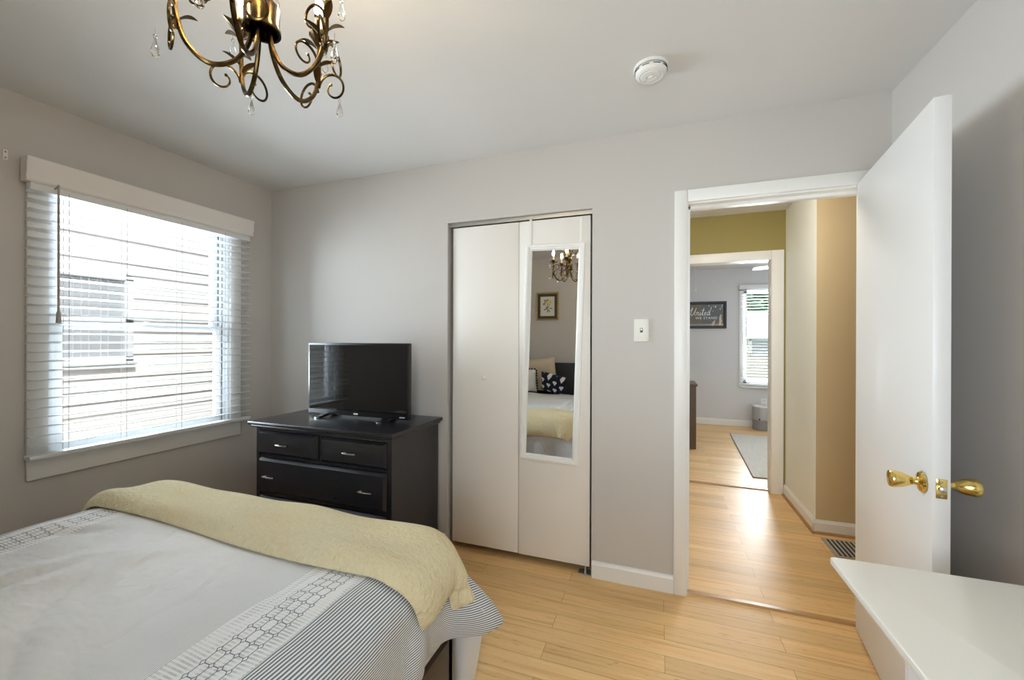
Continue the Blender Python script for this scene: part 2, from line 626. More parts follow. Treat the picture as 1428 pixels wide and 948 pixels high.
baseboard('baseboard_back', 'x', CX1 + 0.004, 2.838, 0.0, -1)
baseboard('baseboard_back_corner', 'x', 0.0, CX0 - 0.01, 0.0, -1)
baseboard('baseboard_left', 'y', RY, 0, 0.0, 1)
baseboard('baseboard_right', 'y', RY, 0, RX, -1)
baseboard('baseboard_rear', 'x', 0, RX, RY, 1)
baseboard('baseboard_hall_side', 'y', 1.052, HY, 3.783, -1)
baseboard('baseboard_hall_right', 'x', 3.770, 5.6, 1.06, -1)
baseboard('baseboard_far', 'x', 1.0, 5.2, FY, -1, h=0.095)
# wooden shoe moulding in the hall
m = MB()
m.prism([(3.77 - 0.016, 0), (3.77, 0), (3.77, 0.016), (3.77 - 0.010, 0.013)], 'y', 1.034, HY)
m.prism([(1.047 - 0.016, 0), (1.047, 0), (1.047, 0.016), (1.047 - 0.010, 0.013)], 'x', 3.757, 5.6)
struct('trim_1', m, simple('oak shoe moulding', (0.42, 0.24, 0.10), 0.4, noise=0.15))


# door casings and jambs
def casing_board(mb, x0, x1, z0, z1, y, depth=0.016, s=-1):
    """vertical or horizontal casing with a bevelled inner and outer edge, on the wall plane y, facing s"""
    ya, yb = sorted((y, y + s * depth))
    mb.box(x0, x1, ya, yb, z0, z1, bev=0.004, seg=2)


m = MB()
casing_board(m, 2.838, 2.900, 0, 2.096, 0.0); casing_board(m, 3.668, 3.732, 0, 2.096, 0.0)
casing_board(m, 2.9005, 3.6675, 2.034, 2.096, 0.0)
m.box(2.885, 2.905, 0.0, 0.115, 0, 2.036); m.box(3.658, 3.678, 0.0, 0.115, 0, 2.036); m.box(2.905, 3.658, 0.0, 0.115, 2.026, 2.046)
m.box(2.905, 2.916, 0.045, 0.08, 0, 2.026); m.box(3.650, 3.658, 0.045, 0.08, 0, 2.026); m.box(2.905, 3.658, 0.045, 0.08, 2.010, 2.026)
casing_board(m, 2.838, 2.900, 0, 2.096, 0.11, s=1); casing_board(m, 3.668, 3.732, 0, 2.096, 0.11, s=1); casing_board(m, 2.9005, 3.6675, 2.034, 2.096, 0.11, s=1)
t1 = struct('trim_2', m, M_trim)
m = MB(); m.box(2.9045, 2.9062, 0.010, 0.040, 0.855, 0.925, bev=0.0008); m.box(2.9055, 2.9068, 0.018, 0.030, 0.872, 0.908)
struct('strike_plate', m, M_brass, t1)
m = MB()
casing_board(m, 3.677, 3.768, 0, 2.100, HY); casing_board(m, 2.822, 2.913, 0, 2.100, HY); casing_board(m, 2.9135, 3.6765, 2.018, 2.100, HY)
m.box(3.675, 3.695, HY, HY + 0.105, 0, 2.02); m.box(2.885, 2.905, HY, HY + 0.105, 0, 2.02); m.box(2.905, 3.675, HY, HY + 0.105, 2.02, 2.04)
casing_board(m, 3.677, 3.768, 0, 2.100, HY + 0.10, s=1); casing_board(m, 2.822, 2.913, 0, 2.100, HY + 0.10, s=1); casing_board(m, 2.9135, 3.6765, 2.018, 2.100, HY + 0.10, s=1)
t2 = struct('trim_3', m, M_trim)
for z in (0.28, 1.70):
    m = MB(); m.box(3.6715, 3.676, HY + 0.012, HY + 0.045, z, z + 0.085, bev=0.001)
    struct('hinge_leaf', m, M_trim, t2)
# thresholds
M_thr = simple('threshold wood', (0.50, 0.29, 0.115), 0.35, noise=0.2, nscale=12)
m = MB(); m.prism([(0.010, 0), (0.050, 0), (0.046, 0.007), (0.016, 0.010)], 'x', 2.906, 3.657); struct('trim_4', m, M_thr)
m = MB(); m.prism([(HY + 0.05, 0), (HY + 0.105, 0), (HY + 0.097, 0.009), (HY + 0.06, 0.009)], 'x', 2.906, 3.674); struct('trim_5', m, M_thr)

# ------------------------------------------------------------------ bedroom window
win = sroot('window_1', (0, -0.765, 0.66))
m = MB()
for y0, y1, z0, z1 in ((-1.280, -1.208, 0.750, 2.10), (-0.322, -0.250, 0.750, 2.10), (-1.280, -0.250, 2.038, 2.11)):
    m.box(0, 0.016, y0, y1, z0, z1, bev=0.004)
m.box(0, 0.018, -1.280, -0.250, 0.658, 0.752, bev=0.005)
struct('casing', m, M_trim, win)
m = MB()
m.box(-0.12, 0.0, WY0, WY0 + 0.016, WZ0, WZ1); m.box(-0.12, 0.0, WY1 - 0.016, WY1, WZ0, WZ1)
m.box(-0.12, 0.004, WY0, WY1, WZ0, WZ0 + 0.018); m.box(-0.12, 0.0, WY0, WY1, WZ1 - 0.016, WZ1)
struct('jamb', m, M_vinyl, win)
m = MB()
for y0, y1 in ((WY0 + 0.016, WY0 + 0.034), (WY1 - 0.034, WY1 - 0.016)):
    m.box(-0.11, -0.025, y0, y1, WZ0 + 0.018, WZ1 - 0.016)
    for x in (-0.105, -0.066, -0.028):
        m.box(x - 0.004, x + 0.004, y0 - (0.0 if y0 > -0.7 else -0.0) - 0.0, y1 + 0.006 if y0 < -0.7 else y1, WZ0 + 0.018, WZ1 - 0.016)
struct('sash_track', m, M_vinyl, win)


def sash(name, y0, y1, z0, z1, x0, x1, w, parent, top=None, bot=None):
    mb = MB()
    top = top or w
    bot = bot or w
    mb.box(x0, x1, y0, y0 + w, z0, z1, bev=0.003); mb.box(x0, x1, y1 - w, y1, z0, z1, bev=0.003)
    mb.box(x0, x1, y0 + w - 0.001, y1 - w + 0.001, z0, z0 + bot, bev=0.003); mb.box(x0, x1, y0 + w - 0.001, y1 - w + 0.001, z1 - top, z1, bev=0.003)
    s = struct(name, mb, M_vinyl, parent)
    g = MB(); xm = (x0 + x1) / 2
    g.box(xm - 0.002, xm + 0.002, y0 + w - 0.004, y1 - w + 0.004, z0 + bot - 0.004, z1 - top + 0.004)
    struct('pane', g, M_glass, s)
    return s


sash('upper_sash', -1.176, -0.354, 1.372, 2.028, -0.104, -0.070, 0.036, win, bot=0.034)
sash('lower_sash', -1.176, -0.354, 0.764, 1.404, -0.064, -0.030, 0.036, win, top=0.036, bot=0.040)
m = MB(); m.box(-0.05, -0.026, -0.80, -0.725, 1.400, 1.412, bev=0.003); m.box(-0.045, -0.03, -0.79, -0.77, 1.41, 1.42, bev=0.002)
struct('sash_lock', m, M_vinyl, win)

w3 = sroot('window_fill_rear', (2.86, RY, 0.9))  # added window out of view, lets the fill lamp into the room
m = MB()
m.box(2.33, 2.405, RY, RY + 0.016, 0.86, 2.12, bev=0.004); m.box(3.315, 3.39, RY, RY + 0.016, 0.86, 2.12, bev=0.004)
m.box(2.405, 3.315, RY, RY + 0.016, 2.045, 2.12, bev=0.004); m.box(2.405, 3.315, RY, RY + 0.018, 0.86, 0.935, bev=0.004)
struct('casing', m, M_trim, w3)
m = MB()
m.box(2.40, 2.45, RY - 0.09, RY - 0.03, 0.93, 2.05); m.box(3.27, 3.32, RY - 0.09, RY - 0.03, 0.93, 2.05)
m.box(2.45, 3.27, RY - 0.09, RY - 0.03, 0.93, 0.985); m.box(2.45, 3.27, RY - 0.09, RY - 0.03, 2.0, 2.05); m.box(2.45, 3.27, RY - 0.08, RY - 0.04, 1.48, 1.52)
struct('sash', m, M_vinyl, w3)
m = MB(); m.box(2.45, 3.27, RY - 0.062, RY - 0.058, 0.985, 2.0); struct('pane', m, M_glass, w3)

# ------------------------------------------------------------------ blind
bl = thing('window_blind', 'white two inch slatted blind hanging open over the bedroom window', 'blind', (0.045, -0.757, 0.76))
m = MB()
vy0, vy1 = -1.302, -0.198
prof = [(0.016, 2.040), (0.060, 2.040), (0.066, 2.048), (0.064, 2.066), (0.070, 2.085), (0.070, 2.125), (0.075, 2.136), (0.075, 2.150), (0.0165, 2.150)]
mb_prof = [(y, z) for y, z in prof]
A = MB()
A.prism([(x, z) for x, z in prof], 'y', vy0, vy1)
valance = obj('valance', A, M_valance, bl)
m = MB(); m.box(0.020, 0.056, -1.285, -0.215, 2.006, 2.040, bev=0.003); obj('headrail', m, M_blind, bl)
sl = MB()
n_u = 7
for sgn in (0,):
    arr_t = np.zeros((n_u, 2, 3)); arr_b = np.zeros((n_u, 2, 3))
    for i in range(n_u):
        u = -1 + 2 * i / (n_u - 1)
        x = 0.046 + u * 0.0245
        zc = 0.0030 * (1 - u * u) + u * 0.0035
        for j, y in enumerate((-1.290, -0.222)):
            arr_t[i, j] = (x, y, zc + 0.0016)
            arr_b[i, j] = (x, y, zc - 0.0016)
    Vt = sl.grid(arr_t); Vb = sl.grid(arr_b)
    for i in range(n_u - 1):
        for j in (0, 1):
            sl.bm.faces.new((Vt[i][j], Vt[i + 1][j], Vb[i + 1][j], Vb[i][j]))
    for i in (0, n_u - 1):
        sl.bm.faces.new((Vt[i][0], Vt[i][1], Vb[i][1], Vb[i][0]))
SLAT0, PITCH = 0.818, 0.0438
slat = obj('slat', sl, M_blind, bl)
base_z = bl.location.z
slat.location = (0, 0, SLAT0)
for k in range(1, 28):
    z = SLAT0 + k * PITCH
    if z < 2.012:
        copy_part(slat, bl, (0, 0, z))
m = MB(); m.box(0.018, 0.074, -1.292, -0.220, 0.760, 0.780, bev=0.004); obj('bottom_rail', m, M_blind, bl)
for y in (-1.16, -0.93, -0.66, -0.40):
    m = MB(); m.tube([(0.0705, y, 0.775), (0.0705, y, 2.02)], 0.0011, 6); m.tube([(0.0215, y, 0.775), (0.0215, y, 2.02)], 0.0011, 6)
    obj('ladder_cord', m, M_cord, bl)
m = MB(); m.tube([(0.088, -1.205, 2.045), (0.090, -1.205, 1.45), (0.090, -1.205, 1.44), (0.090, -1.205, 1.395), (0.090, -1.205, 1.392)], [0.0045, 0.0050, 0.0085, 0.0105, 0.006], 8)
m.tube([(0.055, -1.205, 2.030), (0.075, -1.205, 2.035), (0.088, -1.205, 2.045)], 0.003, 6)
obj('wand', m, M_wand, bl)

# small cream plate left of the valance
br = thing('curtain_bracket', 'small cream metal bracket with two screw holes on the wall left of the blind', 'bracket', (0, -1.344, 2.123))
m = MB(); m.box(0, 0.006, -1.352, -1.336, 2.120, 2.166, bev=0.0025); obj('plate', m, M_ivory, br)
for z in (2.130, 2.156):
    m = MB(); m.lathe([(0, 0.0085), (0.0035, 0.008), (0.0042, 0.0058), (0.0042, 0.005)], (0, -1.344, z), (1, 0, 0), 10); obj('screw', m, M_wand, br)

# ------------------------------------------------------------------ closet
trk = MB(); trk.box(CX0 + 0.002, CX1 - 0.002, 0.022, 0.062, 2.034, 2.056); struct('trim_6', trk, M_alu)
cl = sroot('door_1', (1.95, 0.03, 0.045))
SEAM = 1.972


def slab(mb, p0, p1, z0, z1, th, bev=0.003):
    p0, p1 = Vector((*p0, 0)), Vector((*p1, 0))
    d = p1 - p0
    ang = math.atan2(d.y, d.x)
    R = Matrix.Translation(p0) @ Matrix.Rotation(ang, 4, 'Z')
    mb.box(0, d.length, 0, th, z0, z1, bev=bev, rot=R)


m = MB(); slab(m, (1.530, 0.020), (SEAM - 0.001, 0.020), 0.042, 2.026, 0.03); pa = struct('door_panel', m, M_closet, cl)
m = MB(); slab(m, (SEAM + 0.002, 0.020), (2.398, 0.020), 0.040, 2.026, 0.03); pb = struct('door_panel', m, M_closet, cl)
m = MB(); m.lathe([(0, 0.034), (0.010, 0.033), (0.0145, 0.026), (0.013, 0.018), (0.007, 0.010), (0.0075, 0.0), (0, 0)], (1.755, 0.0225, 1.09), (0, -1, 0), 16)
struct('knob', m, M_ivory, pa)
m = MB(); m.box(2.335, 2.41, 0.002, 0.05, 0.0, 0.006); m.box(2.372, 2.380, 0.01, 0.04, 0.006, 0.042); struct('floor_pivot', m, M_alu, cl)

# mirror on the right-hand panel
mir = thing('wall_mirror', 'tall narrow white framed mirror hung on the closet door', 'mirror', (2.187, 0.016, 0.61))
px0, px1, pz0, pz1 = 2.008, 2.356, 0.612, 1.876
LEAN = math.radians(1.7)
cxm, czm = (px0 + px1) / 2 - 0.004, (pz0 + pz1) / 2
Rm = Matrix.Translation((cxm, 0.0195, czm)) @ Matrix.Rotation(0.0, 4, 'Z') @ Matrix.Rotation(LEAN, 4, 'Y')
hw, hh, fwid = (px1 - px0) / 2, (pz1 - pz0) / 2, 0.036


def frame_ring(mb, hw, hh, w, y0, y1, R, steps):
    """picture-frame moulding: steps = list of (inset 0..1, height 0..1), mitred at the corners"""
    rings = []
    for ins, hgt in steps:
        x, z, y = hw - w * ins, hh - w * ins, y0 + (y1 - y0) * hgt
        rings.append([mb.bm.verts.new(R @ Vector(p)) for p in ((-x, y, -z), (x, y, -z), (x, y, z), (-x, y, z))])
    for A_, B_ in zip(rings, rings[1:] + rings[:1]):
        for k in range(4):
            mb.bm.faces.new((A_[k], A_[(k + 1) % 4], B_[(k + 1) % 4], B_[k]))


m = MB(); frame_ring(m, hw, hh, fwid, 0.0, -0.020, Rm, [(0, 0), (0, 0.75), (0.10, 0.95), (0.42, 1.0), (0.50, 0.72), (0.72, 0.80), (0.86, 0.62), (1.0, 0.45), (1.0, 0)])
obj('frame', m, M_trim, mir, smooth=20)
m = MB(); m.box(-hw + fwid - 0.004, hw - fwid + 0.004, -0.006, -0.002, -hh + fwid - 0.004, hh - fwid + 0.004, rot=Rm); obj('mirror_glass', m, M_mirror, mir)
for u in (-0.155, 0.145):
    m = MB()
    m.box(u - 0.007, u + 0.007, -0.003, 0.0, hh - 0.01, hh + 0.152, rot=Rm)
    obj('hanger_strap', m, M_white_pl, mir)

# ------------------------------------------------------------------ switch, smoke detector
sw = thing('light_switch', 'ivory toggle light switch between closet and doorway', 'light switch', (2.675, 0, 1.313))
m = MB(); m.box(2.637, 2.713, -0.007, 0, 1.313, 1.434, bev=0.003); obj('cover_plate', m, M_ivory, sw)
m = MB(); m.box(2.668, 2.682, -0.0085, -0.006, 1.362, 1.386); obj('toggle_slot', m, simple('dark slot', (0.09, 0.08, 0.06), 0.5), sw)
m = MB(); m.box(2.6705, 2.6795, -0.019, -0.007, 1.372, 1.384, bev=0.002); obj('toggle', m, M_ivory, sw)

sd = thing('smoke_detector', 'round white smoke detector on the ceiling above the doorway', 'smoke detector', (2.729, -0.530, H))
m = MB(); m.lathe([(0, 0), (0.068, 0), (0.068, -0.010), (0.064, -0.012)], (2.729, -0.53, H), seg=40); obj('base', m, M_white_pl, sd)
m = MB(); m.lathe([(0.060, -0.011), (0.062, -0.0175), (0.061, -0.028), (0.055, -0.036), (0.046, -0.039), (0.044, -0.0375), (0.040, -0.0375), (0.038, -0.040), (0.020, -0.042), (0.018, -0.040), (0.010, -0.040), (0.008, -0.043), (0, -0.043)], (2.729, -0.53, H), seg=40); sdc = obj('cover', m, M_white_pl, sd)
m = MB()
for k in range(9):
    a0 = 2 * PI * k / 9
    pts = [(2.729 + 0.0622 * math.cos(a0 + 0.075 * i), -0.53 + 0.0622 * math.sin(a0 + 0.075 * i), H - 0.0195) for i in range(7)]
    m.tube(pts, 0.0016, 6)
obj('vent_slot', m, M_dark, sdc)
m = MB(); m.lathe([(0, -0.0415), (0.006, -0.041), (0.006, -0.038)], (2.708, -0.512, H), seg=12); 
obj('test_button', m, M_cord, sdc)
m = MB(); m.lathe([(0, -0.0405), (0.004, -0.040), (0.004, -0.036)], (2.750, -0.553, H), seg=10); obj('indicator', m, M_cord, sdc)

# ------------------------------------------------------------------ open bedroom door
DW = 0.746
dang = math.atan2(-0.738, -0.091)
dr = sroot('door_2', (3.614, -0.010, 0), dang)
# local x runs from the hinge to the free edge, local +y is the side turned to the right-hand wall
m = MB(); m.box(0, DW, 0.0, 0.040, 0.010, 2.038, bev=0.0015); dleaf = struct('door_leaf', m, M_door, dr, local=True)


def knob(name, y0, s):
    mb = MB()
    mb.lathe([(0, 0.0), (0.031, 0.0), (0.033, 0.004), (0.028, 0.010), (0.014, 0.013), (0.0115, 0.018), (0.0115, 0.027), (0.016, 0.034),
              (0.0225, 0.050), (0.0255, 0.066), (0.0262, 0.076), (0.024, 0.081), (0.012, 0.083), (0, 0.0835)], (0.688, y0, 0.888), (0, s, 0), 28)
    return struct(name, mb, M_brass, dr, local=True)


knob('door_knob', 0.0, -1)
knob('door_knob', 0.040, 1)
m = MB(); m.box(DW - 0.0005, DW + 0.0018, 0.0075, 0.0325, 0.860, 0.917, bev=0.0015); lp = struct('latch_plate', m, M_brass, dr, local=True)
m = MB(); m.lathe([(0.0085, 0), (0.0085, 0.010), (0.004, 0.012), (0, 0.0122)], (DW + 0.001, 0.020, 0.888), (1, 0, 0), 14)
struct('latch_bolt', m, M_steel, lp, local=True)
m = MB()
for z in (0.868, 0.909):
    m.lathe([(0.0032, 0), (0.0032, 0.0028), (0, 0.003)], (DW, 0.020, z), (1, 0, 0), 10)
struct('screw', m, M_wand, lp, local=True)
for z in (0.20, 1.02, 1.82):
    m = MB(); m.lathe([(0, 0), (0.006, 0), (0.006, 0.09), (0, 0.09)], (-0.006, 0.044, z), seg=12)
    struct('hinge', m, M_brass, dr, local=True)

# ------------------------------------------------------------------ dresser and television
dk = thing('dresser', 'worn black painted dresser under the television', 'dresser', (0.98, -0.27, 0))
m = MB()
m.box(0.490, 0.515, -0.505, -0.03, 0.0, 0.800); m.box(1.428, 1.453, -0.505, -0.03, 0.0, 0.800)
m.box(0.515, 1.428, -0.050, -0.03, 0.06, 0.800); m.box(0.515, 1.428, -0.503, -0.05, 0.780, 0.800)
for z in (0.625, 0.400, 0.180):
    m.box(0.515, 1.428, -0.500, -0.06, z - 0.006, z + 0.010)
m.box(0.966, 0.984, -0.500, -0.06, 0.635, 0.780)
m.box(0.515, 1.428, -0.498, -0.47, 0.0, 0.075, bev=0.003)
obj('body', m, M_black, dk)
m = MB()
m.box(0.462, 1.484, -0.545, -0.022, 0.812, 0.834, bev=0.006, seg=3)
m.box(0.474, 1.470, -0.530, -0.028, 0.797, 0.812, bev=0.004)
obj('top', m, M_black, dk)


def drawer(x0, x1, z0, z1, handles):
    mb = MB()
    # raised front with a bevelled rim
    yo, yi = -0.505, -0.522
    ins = 0.014
    for (xa, xb, za, zb, ya, yb) in ((x0, x1, z0, z1, -0.490, yo),):
        mb.box(xa, xb, yb, ya, za, zb)
    A_ = [mb.bm.verts.new(p) for p in ((x0, yo, z0), (x1, yo, z0), (x1, yo, z1), (x0, yo, z1))]
    B_ = [mb.bm.verts.new(p) for p in ((x0 + ins, yi, z0 + ins), (x1 - ins, yi, z0 + ins), (x1 - ins, yi, z1 - ins), (x0 + ins, yi, z1 - ins))]
    for k in range(4):
        mb.bm.faces.new((A_[k], A_[(k + 1) % 4], B_[(k + 1) % 4], B_[k]))
    mb.bm.faces.new(B_)
    d = obj('drawer', mb, M_black, dk, smooth=20)
    for hx in handles:
        hb = MB()
        zc = (z0 + z1) / 2
        hb.tube([(hx - 0.034, yi, zc), (hx - 0.036, yi - 0.010, zc), (hx - 0.041, yi - 0.020, zc), (hx - 0.030, yi - 0.024, zc), (hx, yi - 0.025, zc), (hx + 0.030, yi - 0.024, zc),
                 (hx + 0.041, yi - 0.020, zc), (hx + 0.036, yi - 0.010, zc), (hx + 0.034, yi, zc)], 0.0048, 8)
        obj('handle', hb, M_steel, d)
    return d


drawer(0.519, 0.963, 0.640, 0.778, (0.722,))
drawer(0.987, 1.424, 0.640, 0.778, (1.205,))
drawer(0.519, 1.424, 0.414, 0.616, (0.622, 1.310))
drawer(0.519, 1.424, 0.194, 0.391, (0.622, 1.310))

tv = thing('television', 'small black flat screen television standing on the dresser', 'television', (1.018, -0.245, 0.834))
tx0, tx1, tz0, tz1 = 0.642, 1.395, 0.850, 1.298
m = MB(); m.box(tx0, tx1, -0.268, -0.235, tz0, tz1, bev=0.004); m.box(tx0 + 0.10, tx1 - 0.10, -0.238, -0.195, tz0 + 0.03, tz1 - 0.10, bev=0.012)
obj('housing', m, M_plast_blk, tv)
m = MB(); m.box(tx0 + 0.013, tx1 - 0.013, -0.2700, -0.2675, tz0 + 0.030, tz1 - 0.013); obj('screen', m, M_screen, tv)
for fx in (0.79, 1.245):
    m = MB()
    m.prism([(-0.345, 0.834), (-0.338, 0.845), (-0.262, 0.856), (-0.215, 0.856), (-0.158, 0.845), (-0.150, 0.834), (-0.185, 0.834), (-0.225, 0.842), (-0.262, 0.842), (-0.315, 0.834)], 'x', fx - 0.014, fx + 0.014)
    obj('foot', m, M_plast_blk, tv, smooth=25)
    m = MB(); m.box(fx - 0.0145, fx + 0.0145, -0.3475, -0.340, 0.8342, 0.8415, bev=0.0008); obj('foot_tip', m, M_steel, tv)
m = MB(); m.box(1.003, 1.035, -0.2695, -0.2678, tz0 + 0.010, tz0 + 0.018); obj('badge', m, M_white_pl, tv)
m = MB(); m.box(1.335, 1.370, -0.2695, -0.2678, tz0 + 0.010, tz0 + 0.016); obj('badge', m, simple('grey print', (0.4, 0.4, 0.42), 0.5), tv)

# ------------------------------------------------------------------ bed
bx0, bx1, byf, byh = 0.56, 2.08, -1.03, -3.03
bed = thing('bed', 'dark wooden bed with a tall dark headboard under the comforter', 'bed', (1.32, -2.03, 0))
m = MB(); m.box(bx0 - 0.02, bx1 + 0.02, -3.088, -3.035, 0.25, 1.015, bev=0.012, seg=3)
obj('headboard', m, M_head, bed)
for x0, x1, y0, y1 in ((bx0 - 0.01, bx0 + 0.02, byh, byf), (bx1 - 0.02, bx1 + 0.01, byh, byf), (bx0 - 0.01, bx1 + 0.01, byf - 0.03, byf)):
    m = MB(); m.box(x0, x1, y0, y1, 0.13, 0.29, bev=0.004); obj('rail', m, M_wood_dk, bed)
for x in (bx0 + 0.03, bx1 - 0.03):
    for y in (byf - 0.04, byh - 0.02):
        m = MB(); m.box(x - 0.035, x + 0.035, y - 0.035, y + 0.035, 0, 0.26, bev=0.005); obj('leg', m, M_wood_dk, bed)
m = MB()
for k in range(12):
    y = byf - 0.12 - k * 0.16
    m.box(bx0 + 0.02, bx1 - 0.02, y - 0.035, y + 0.035, 0.24, 0.262)
obj('slats', m, M_wood_dk, bed)
mt = MB(); mt.box(bx0, bx1, byh, byf, 0.264, 0.600, bev=0.05, seg=4)
tag(obj('mattress', mt, M_sheet, None, smooth=60), 'thick white mattress lying in the dark bed frame', 'mattress')


# cloth draped by a small position-based solver
def drape(P, collide, steps=220, iters=8, g=9.8, dt=0.016, bend=0.25, mu=0.5, pin=None, push=None):
    P = P.copy()
    R0 = P.copy()
    prev = P.copy()
    con = []

    def add(sa, sb, k):
        A_, B_ = R0[sa], R0[sb]
        n0, n1 = min(A_.shape[0], B_.shape[0]), min(A_.shape[1], B_.shape[1])
        L = np.linalg.norm(B_[:n0, :n1] - A_[:n0, :n1], axis=2, keepdims=True)
        con.append((sa, sb, n0, n1, L, k))
    S = slice
    for o in (0, 1):
        add((S(None), S(o, None, 2)), (S(None), S(o + 1, None, 2)), 1.0)
        add((S(o, None, 2), S(None)), (S(o + 1, None, 2), S(None)), 1.0)
        add((S(o, None, 2), S(0, -1)), (S(o + 1, None, 2), S(1, None)), 0.55)
        add((S(o, None, 2), S(1, None)), (S(o + 1, None, 2), S(0, -1)), 0.55)
    for o in range(4):
        add((S(None), S(o, None, 4)), (S(None), S(o + 2, None, 4)), bend)
        add((S(o, None, 4), S(None)), (S(o + 2, None, 4), S(None)), bend)
    for it in range(steps):
        vel = (P - prev) * 0.975
        prev = P.copy()
        P = P + vel
        P[..., 2] -= g * dt * dt
        if push is not None:
            P += push * dt * dt
        for _ in range(iters):
            for sa, sb, n0, n1, L, k in con:
                A_, B_ = P[sa][:n0, :n1], P[sb][:n0, :n1]
                d = B_ - A_
                l = np.linalg.norm(d, axis=2, keepdims=True) + 1e-9
                c = d * (0.5 * k * (l - L) / l)
                A_ += c
                B_ -= c
            P, hit = collide(P)
            if pin is not None:
                P[pin] = R0[pin]
        P[hit] = prev[hit] * mu + P[hit] * (1 - mu)
        P, hit = collide(P)
    return P


def rbox(lo, hi, r):
    lo, hi = np.array(lo), np.array(hi)
    c, h = (lo + hi) / 2, (hi - lo) / 2 - r

    def f(P):
        q = P - c
        cl = np.clip(q, -h, h)
        d = q - cl
        L = np.linalg.norm(d, axis=-1)
        hit = L < r
        out = hit & (L > 1e-7)
        P = P.copy()
        P[out] = c + cl[out] + d[out] / L[out][:, None] * r
        deep = hit & ~out
        P[deep, 2] = hi[2]
        low = P[..., 2] < 0.03
        P[low, 2] = 0.03
        return P, hit
    return f


def normals(P):
    du = np.gradient(P, axis=0); dv = np.gradient(P, axis=1)
    nn = np.cross(du, dv)
    nn /= np.linalg.norm(nn, axis=2, keepdims=True) + 1e-12
    if nn[..., 2].mean() < 0:
        nn = -nn
    return nn


def padded(mb, P, N, thick, uv):
    """closed quilt: the draped sheet below, the sheet lifted by thick (n, m) above, stitched at the rim"""
    Vt = mb.grid(P + N * thick[..., None], uv)
    Vb = mb.grid(P, uv)
    n_, m_ = P.shape[:2]
    rim = [(i, 0) for i in range(n_)] + [(n_ - 1, j) for j in range(1, m_)] + [(i, m_ - 1) for i in range(n_ - 2, -1, -1)] + [(0, j) for j in range(m_ - 2, 0, -1)]
    for (a, b), (c_, d_) in zip(rim, rim[1:] + rim[:1]):
        f = mb.bm.faces.new((Vt[a][b], Vt[c_][d_], Vb[c_][d_], Vb[a][b]))
        for l, (i, j) in zip(f.loops, ((a, b), (c_, d_), (c_, d_), (a, b))):
            l[mb.uv].uv = uv[i, j]


sp = 0.030
ns, nt = 68, 66
S_ = (np.arange(ns) - (ns - 1) / 2) * sp                      # across
T_ = np.arange(nt) * sp                                       # along, from the pillows to the foot
HEAD = -2.70
P0 = np.zeros((ns, nt, 3))
RC = 0.30                                                     # rounded corners at the foot
Sg = S_[:, None] * np.ones((1, nt)); Tg = T_[None, :] * np.ones((ns, 1))
ca, cb = (np.abs(Sg) - (S_[-1] - RC)) / RC, (Tg - (T_[-1] - RC)) / RC
cm = (ca > 0) & (cb > 0)
kk = np.where(cm, np.maximum(ca, cb) / np.maximum(np.hypot(ca, cb), 1e-6), 1.0)
kk = 1 - (1 - kk) * 0.55
Sg = np.where(cm, np.sign(Sg) * (S_[-1] - RC + ca * kk * RC), Sg)
Tg = np.where(cm, T_[-1] - RC + cb * kk * RC, Tg)
P0[..., 0] = 1.32 + Sg
P0[..., 1] = HEAD + Tg
rng = np.random.default_rng(3)
P0[..., 2] = 0.625 + rng.random((ns, nt)) * 0.004
UV0 = np.zeros((ns, nt, 2)); UV0[..., 0] = Sg; UV0[..., 1] = Tg
pin = (P0[..., 0] > bx0 + 0.10) & (P0[..., 0] < bx1 - 0.10) & (P0[..., 1] < byf - 0.10)
push = np.zeros((ns, nt, 3))                                   # the quilt's stiffness holds its foot corners out
wq = np.clip((np.abs(Sg) - 0.70) / 0.25, 0, 1) * np.clip((Tg - (byf - HEAD) + 0.08) / 0.25, 0, 1)
push[..., 0] = np.sign(Sg) * 7.5 * wq
push[..., 1] = 7.5 * wq
Pc = drape(P0, rbox((bx0 - 0.012, byh, -0.3), (bx1 + 0.012, byf + 0.012, 0.626), 0.10), pin=pin, steps=160, push=push, bend=0.6)
# soft creases on the flat of the quilt
wr = np.zeros((ns, nt))
for q in range(14):
    th, wl = rng.uniform(0, PI), rng.uniform(0.16, 0.42)
    ph = rng.uniform(0, 6.28)
    wr += np.sin((Sg * math.cos(th) + Tg * math.sin(th)) * 2 * PI / wl + ph) * wl * 0.0050
for (s0, t0, th, ln, am) in ((-0.42, 1.28, 0.5, 0.16, 0.016), (-0.05, 1.05, -0.9, 0.18, 0.013), (-0.30, 0.95, 1.1, 0.20, 0.013), (0.22, 0.85, -0.5, 0.22, 0.012), (-0.55, 0.80, 0.2, 0.2, 0.012), (0.05, 1.30, 0.9, 0.15, 0.006)):
    a_, b_ = (Sg - s0) * math.cos(th) + (Tg - t0) * math.sin(th), -(Sg - s0) * math.sin(th) + (Tg - t0) * math.cos(th)
    wr += am * (np.exp(-((b_ - 0.022) / 0.022) ** 2) - 0.9 * np.exp(-((b_ + 0.022) / 0.024) ** 2)) * np.exp(-(a_ / ln) ** 2)
flat = np.clip((0.74 - np.abs(Sg)) / 0.15, 0, 1) * np.clip((byf - 0.34 - HEAD - Tg) / 0.1, 0, 1)
Pc[..., 2] += (wr + 0.004) * flat
Nc = normals(Pc)
edge = np.minimum.outer(np.minimum(np.arange(ns), np.arange(ns)[::-1]), np.full(nt, 99))
edge = np.minimum(edge, np.minimum(np.arange(nt), np.arange(nt)[::-1])[None, :])
thk = 0.016 * np.clip(0.25 + edge / 3.0, 0, 1)
m = MB(); padded(m, Pc, Nc, thk, UV0)
comf = obj('comforter', m, M_comf, None, smooth=80)
ss = comf.modifiers.new('smooth', 'SUBSURF'); ss.levels = 1; ss.render_levels = 2
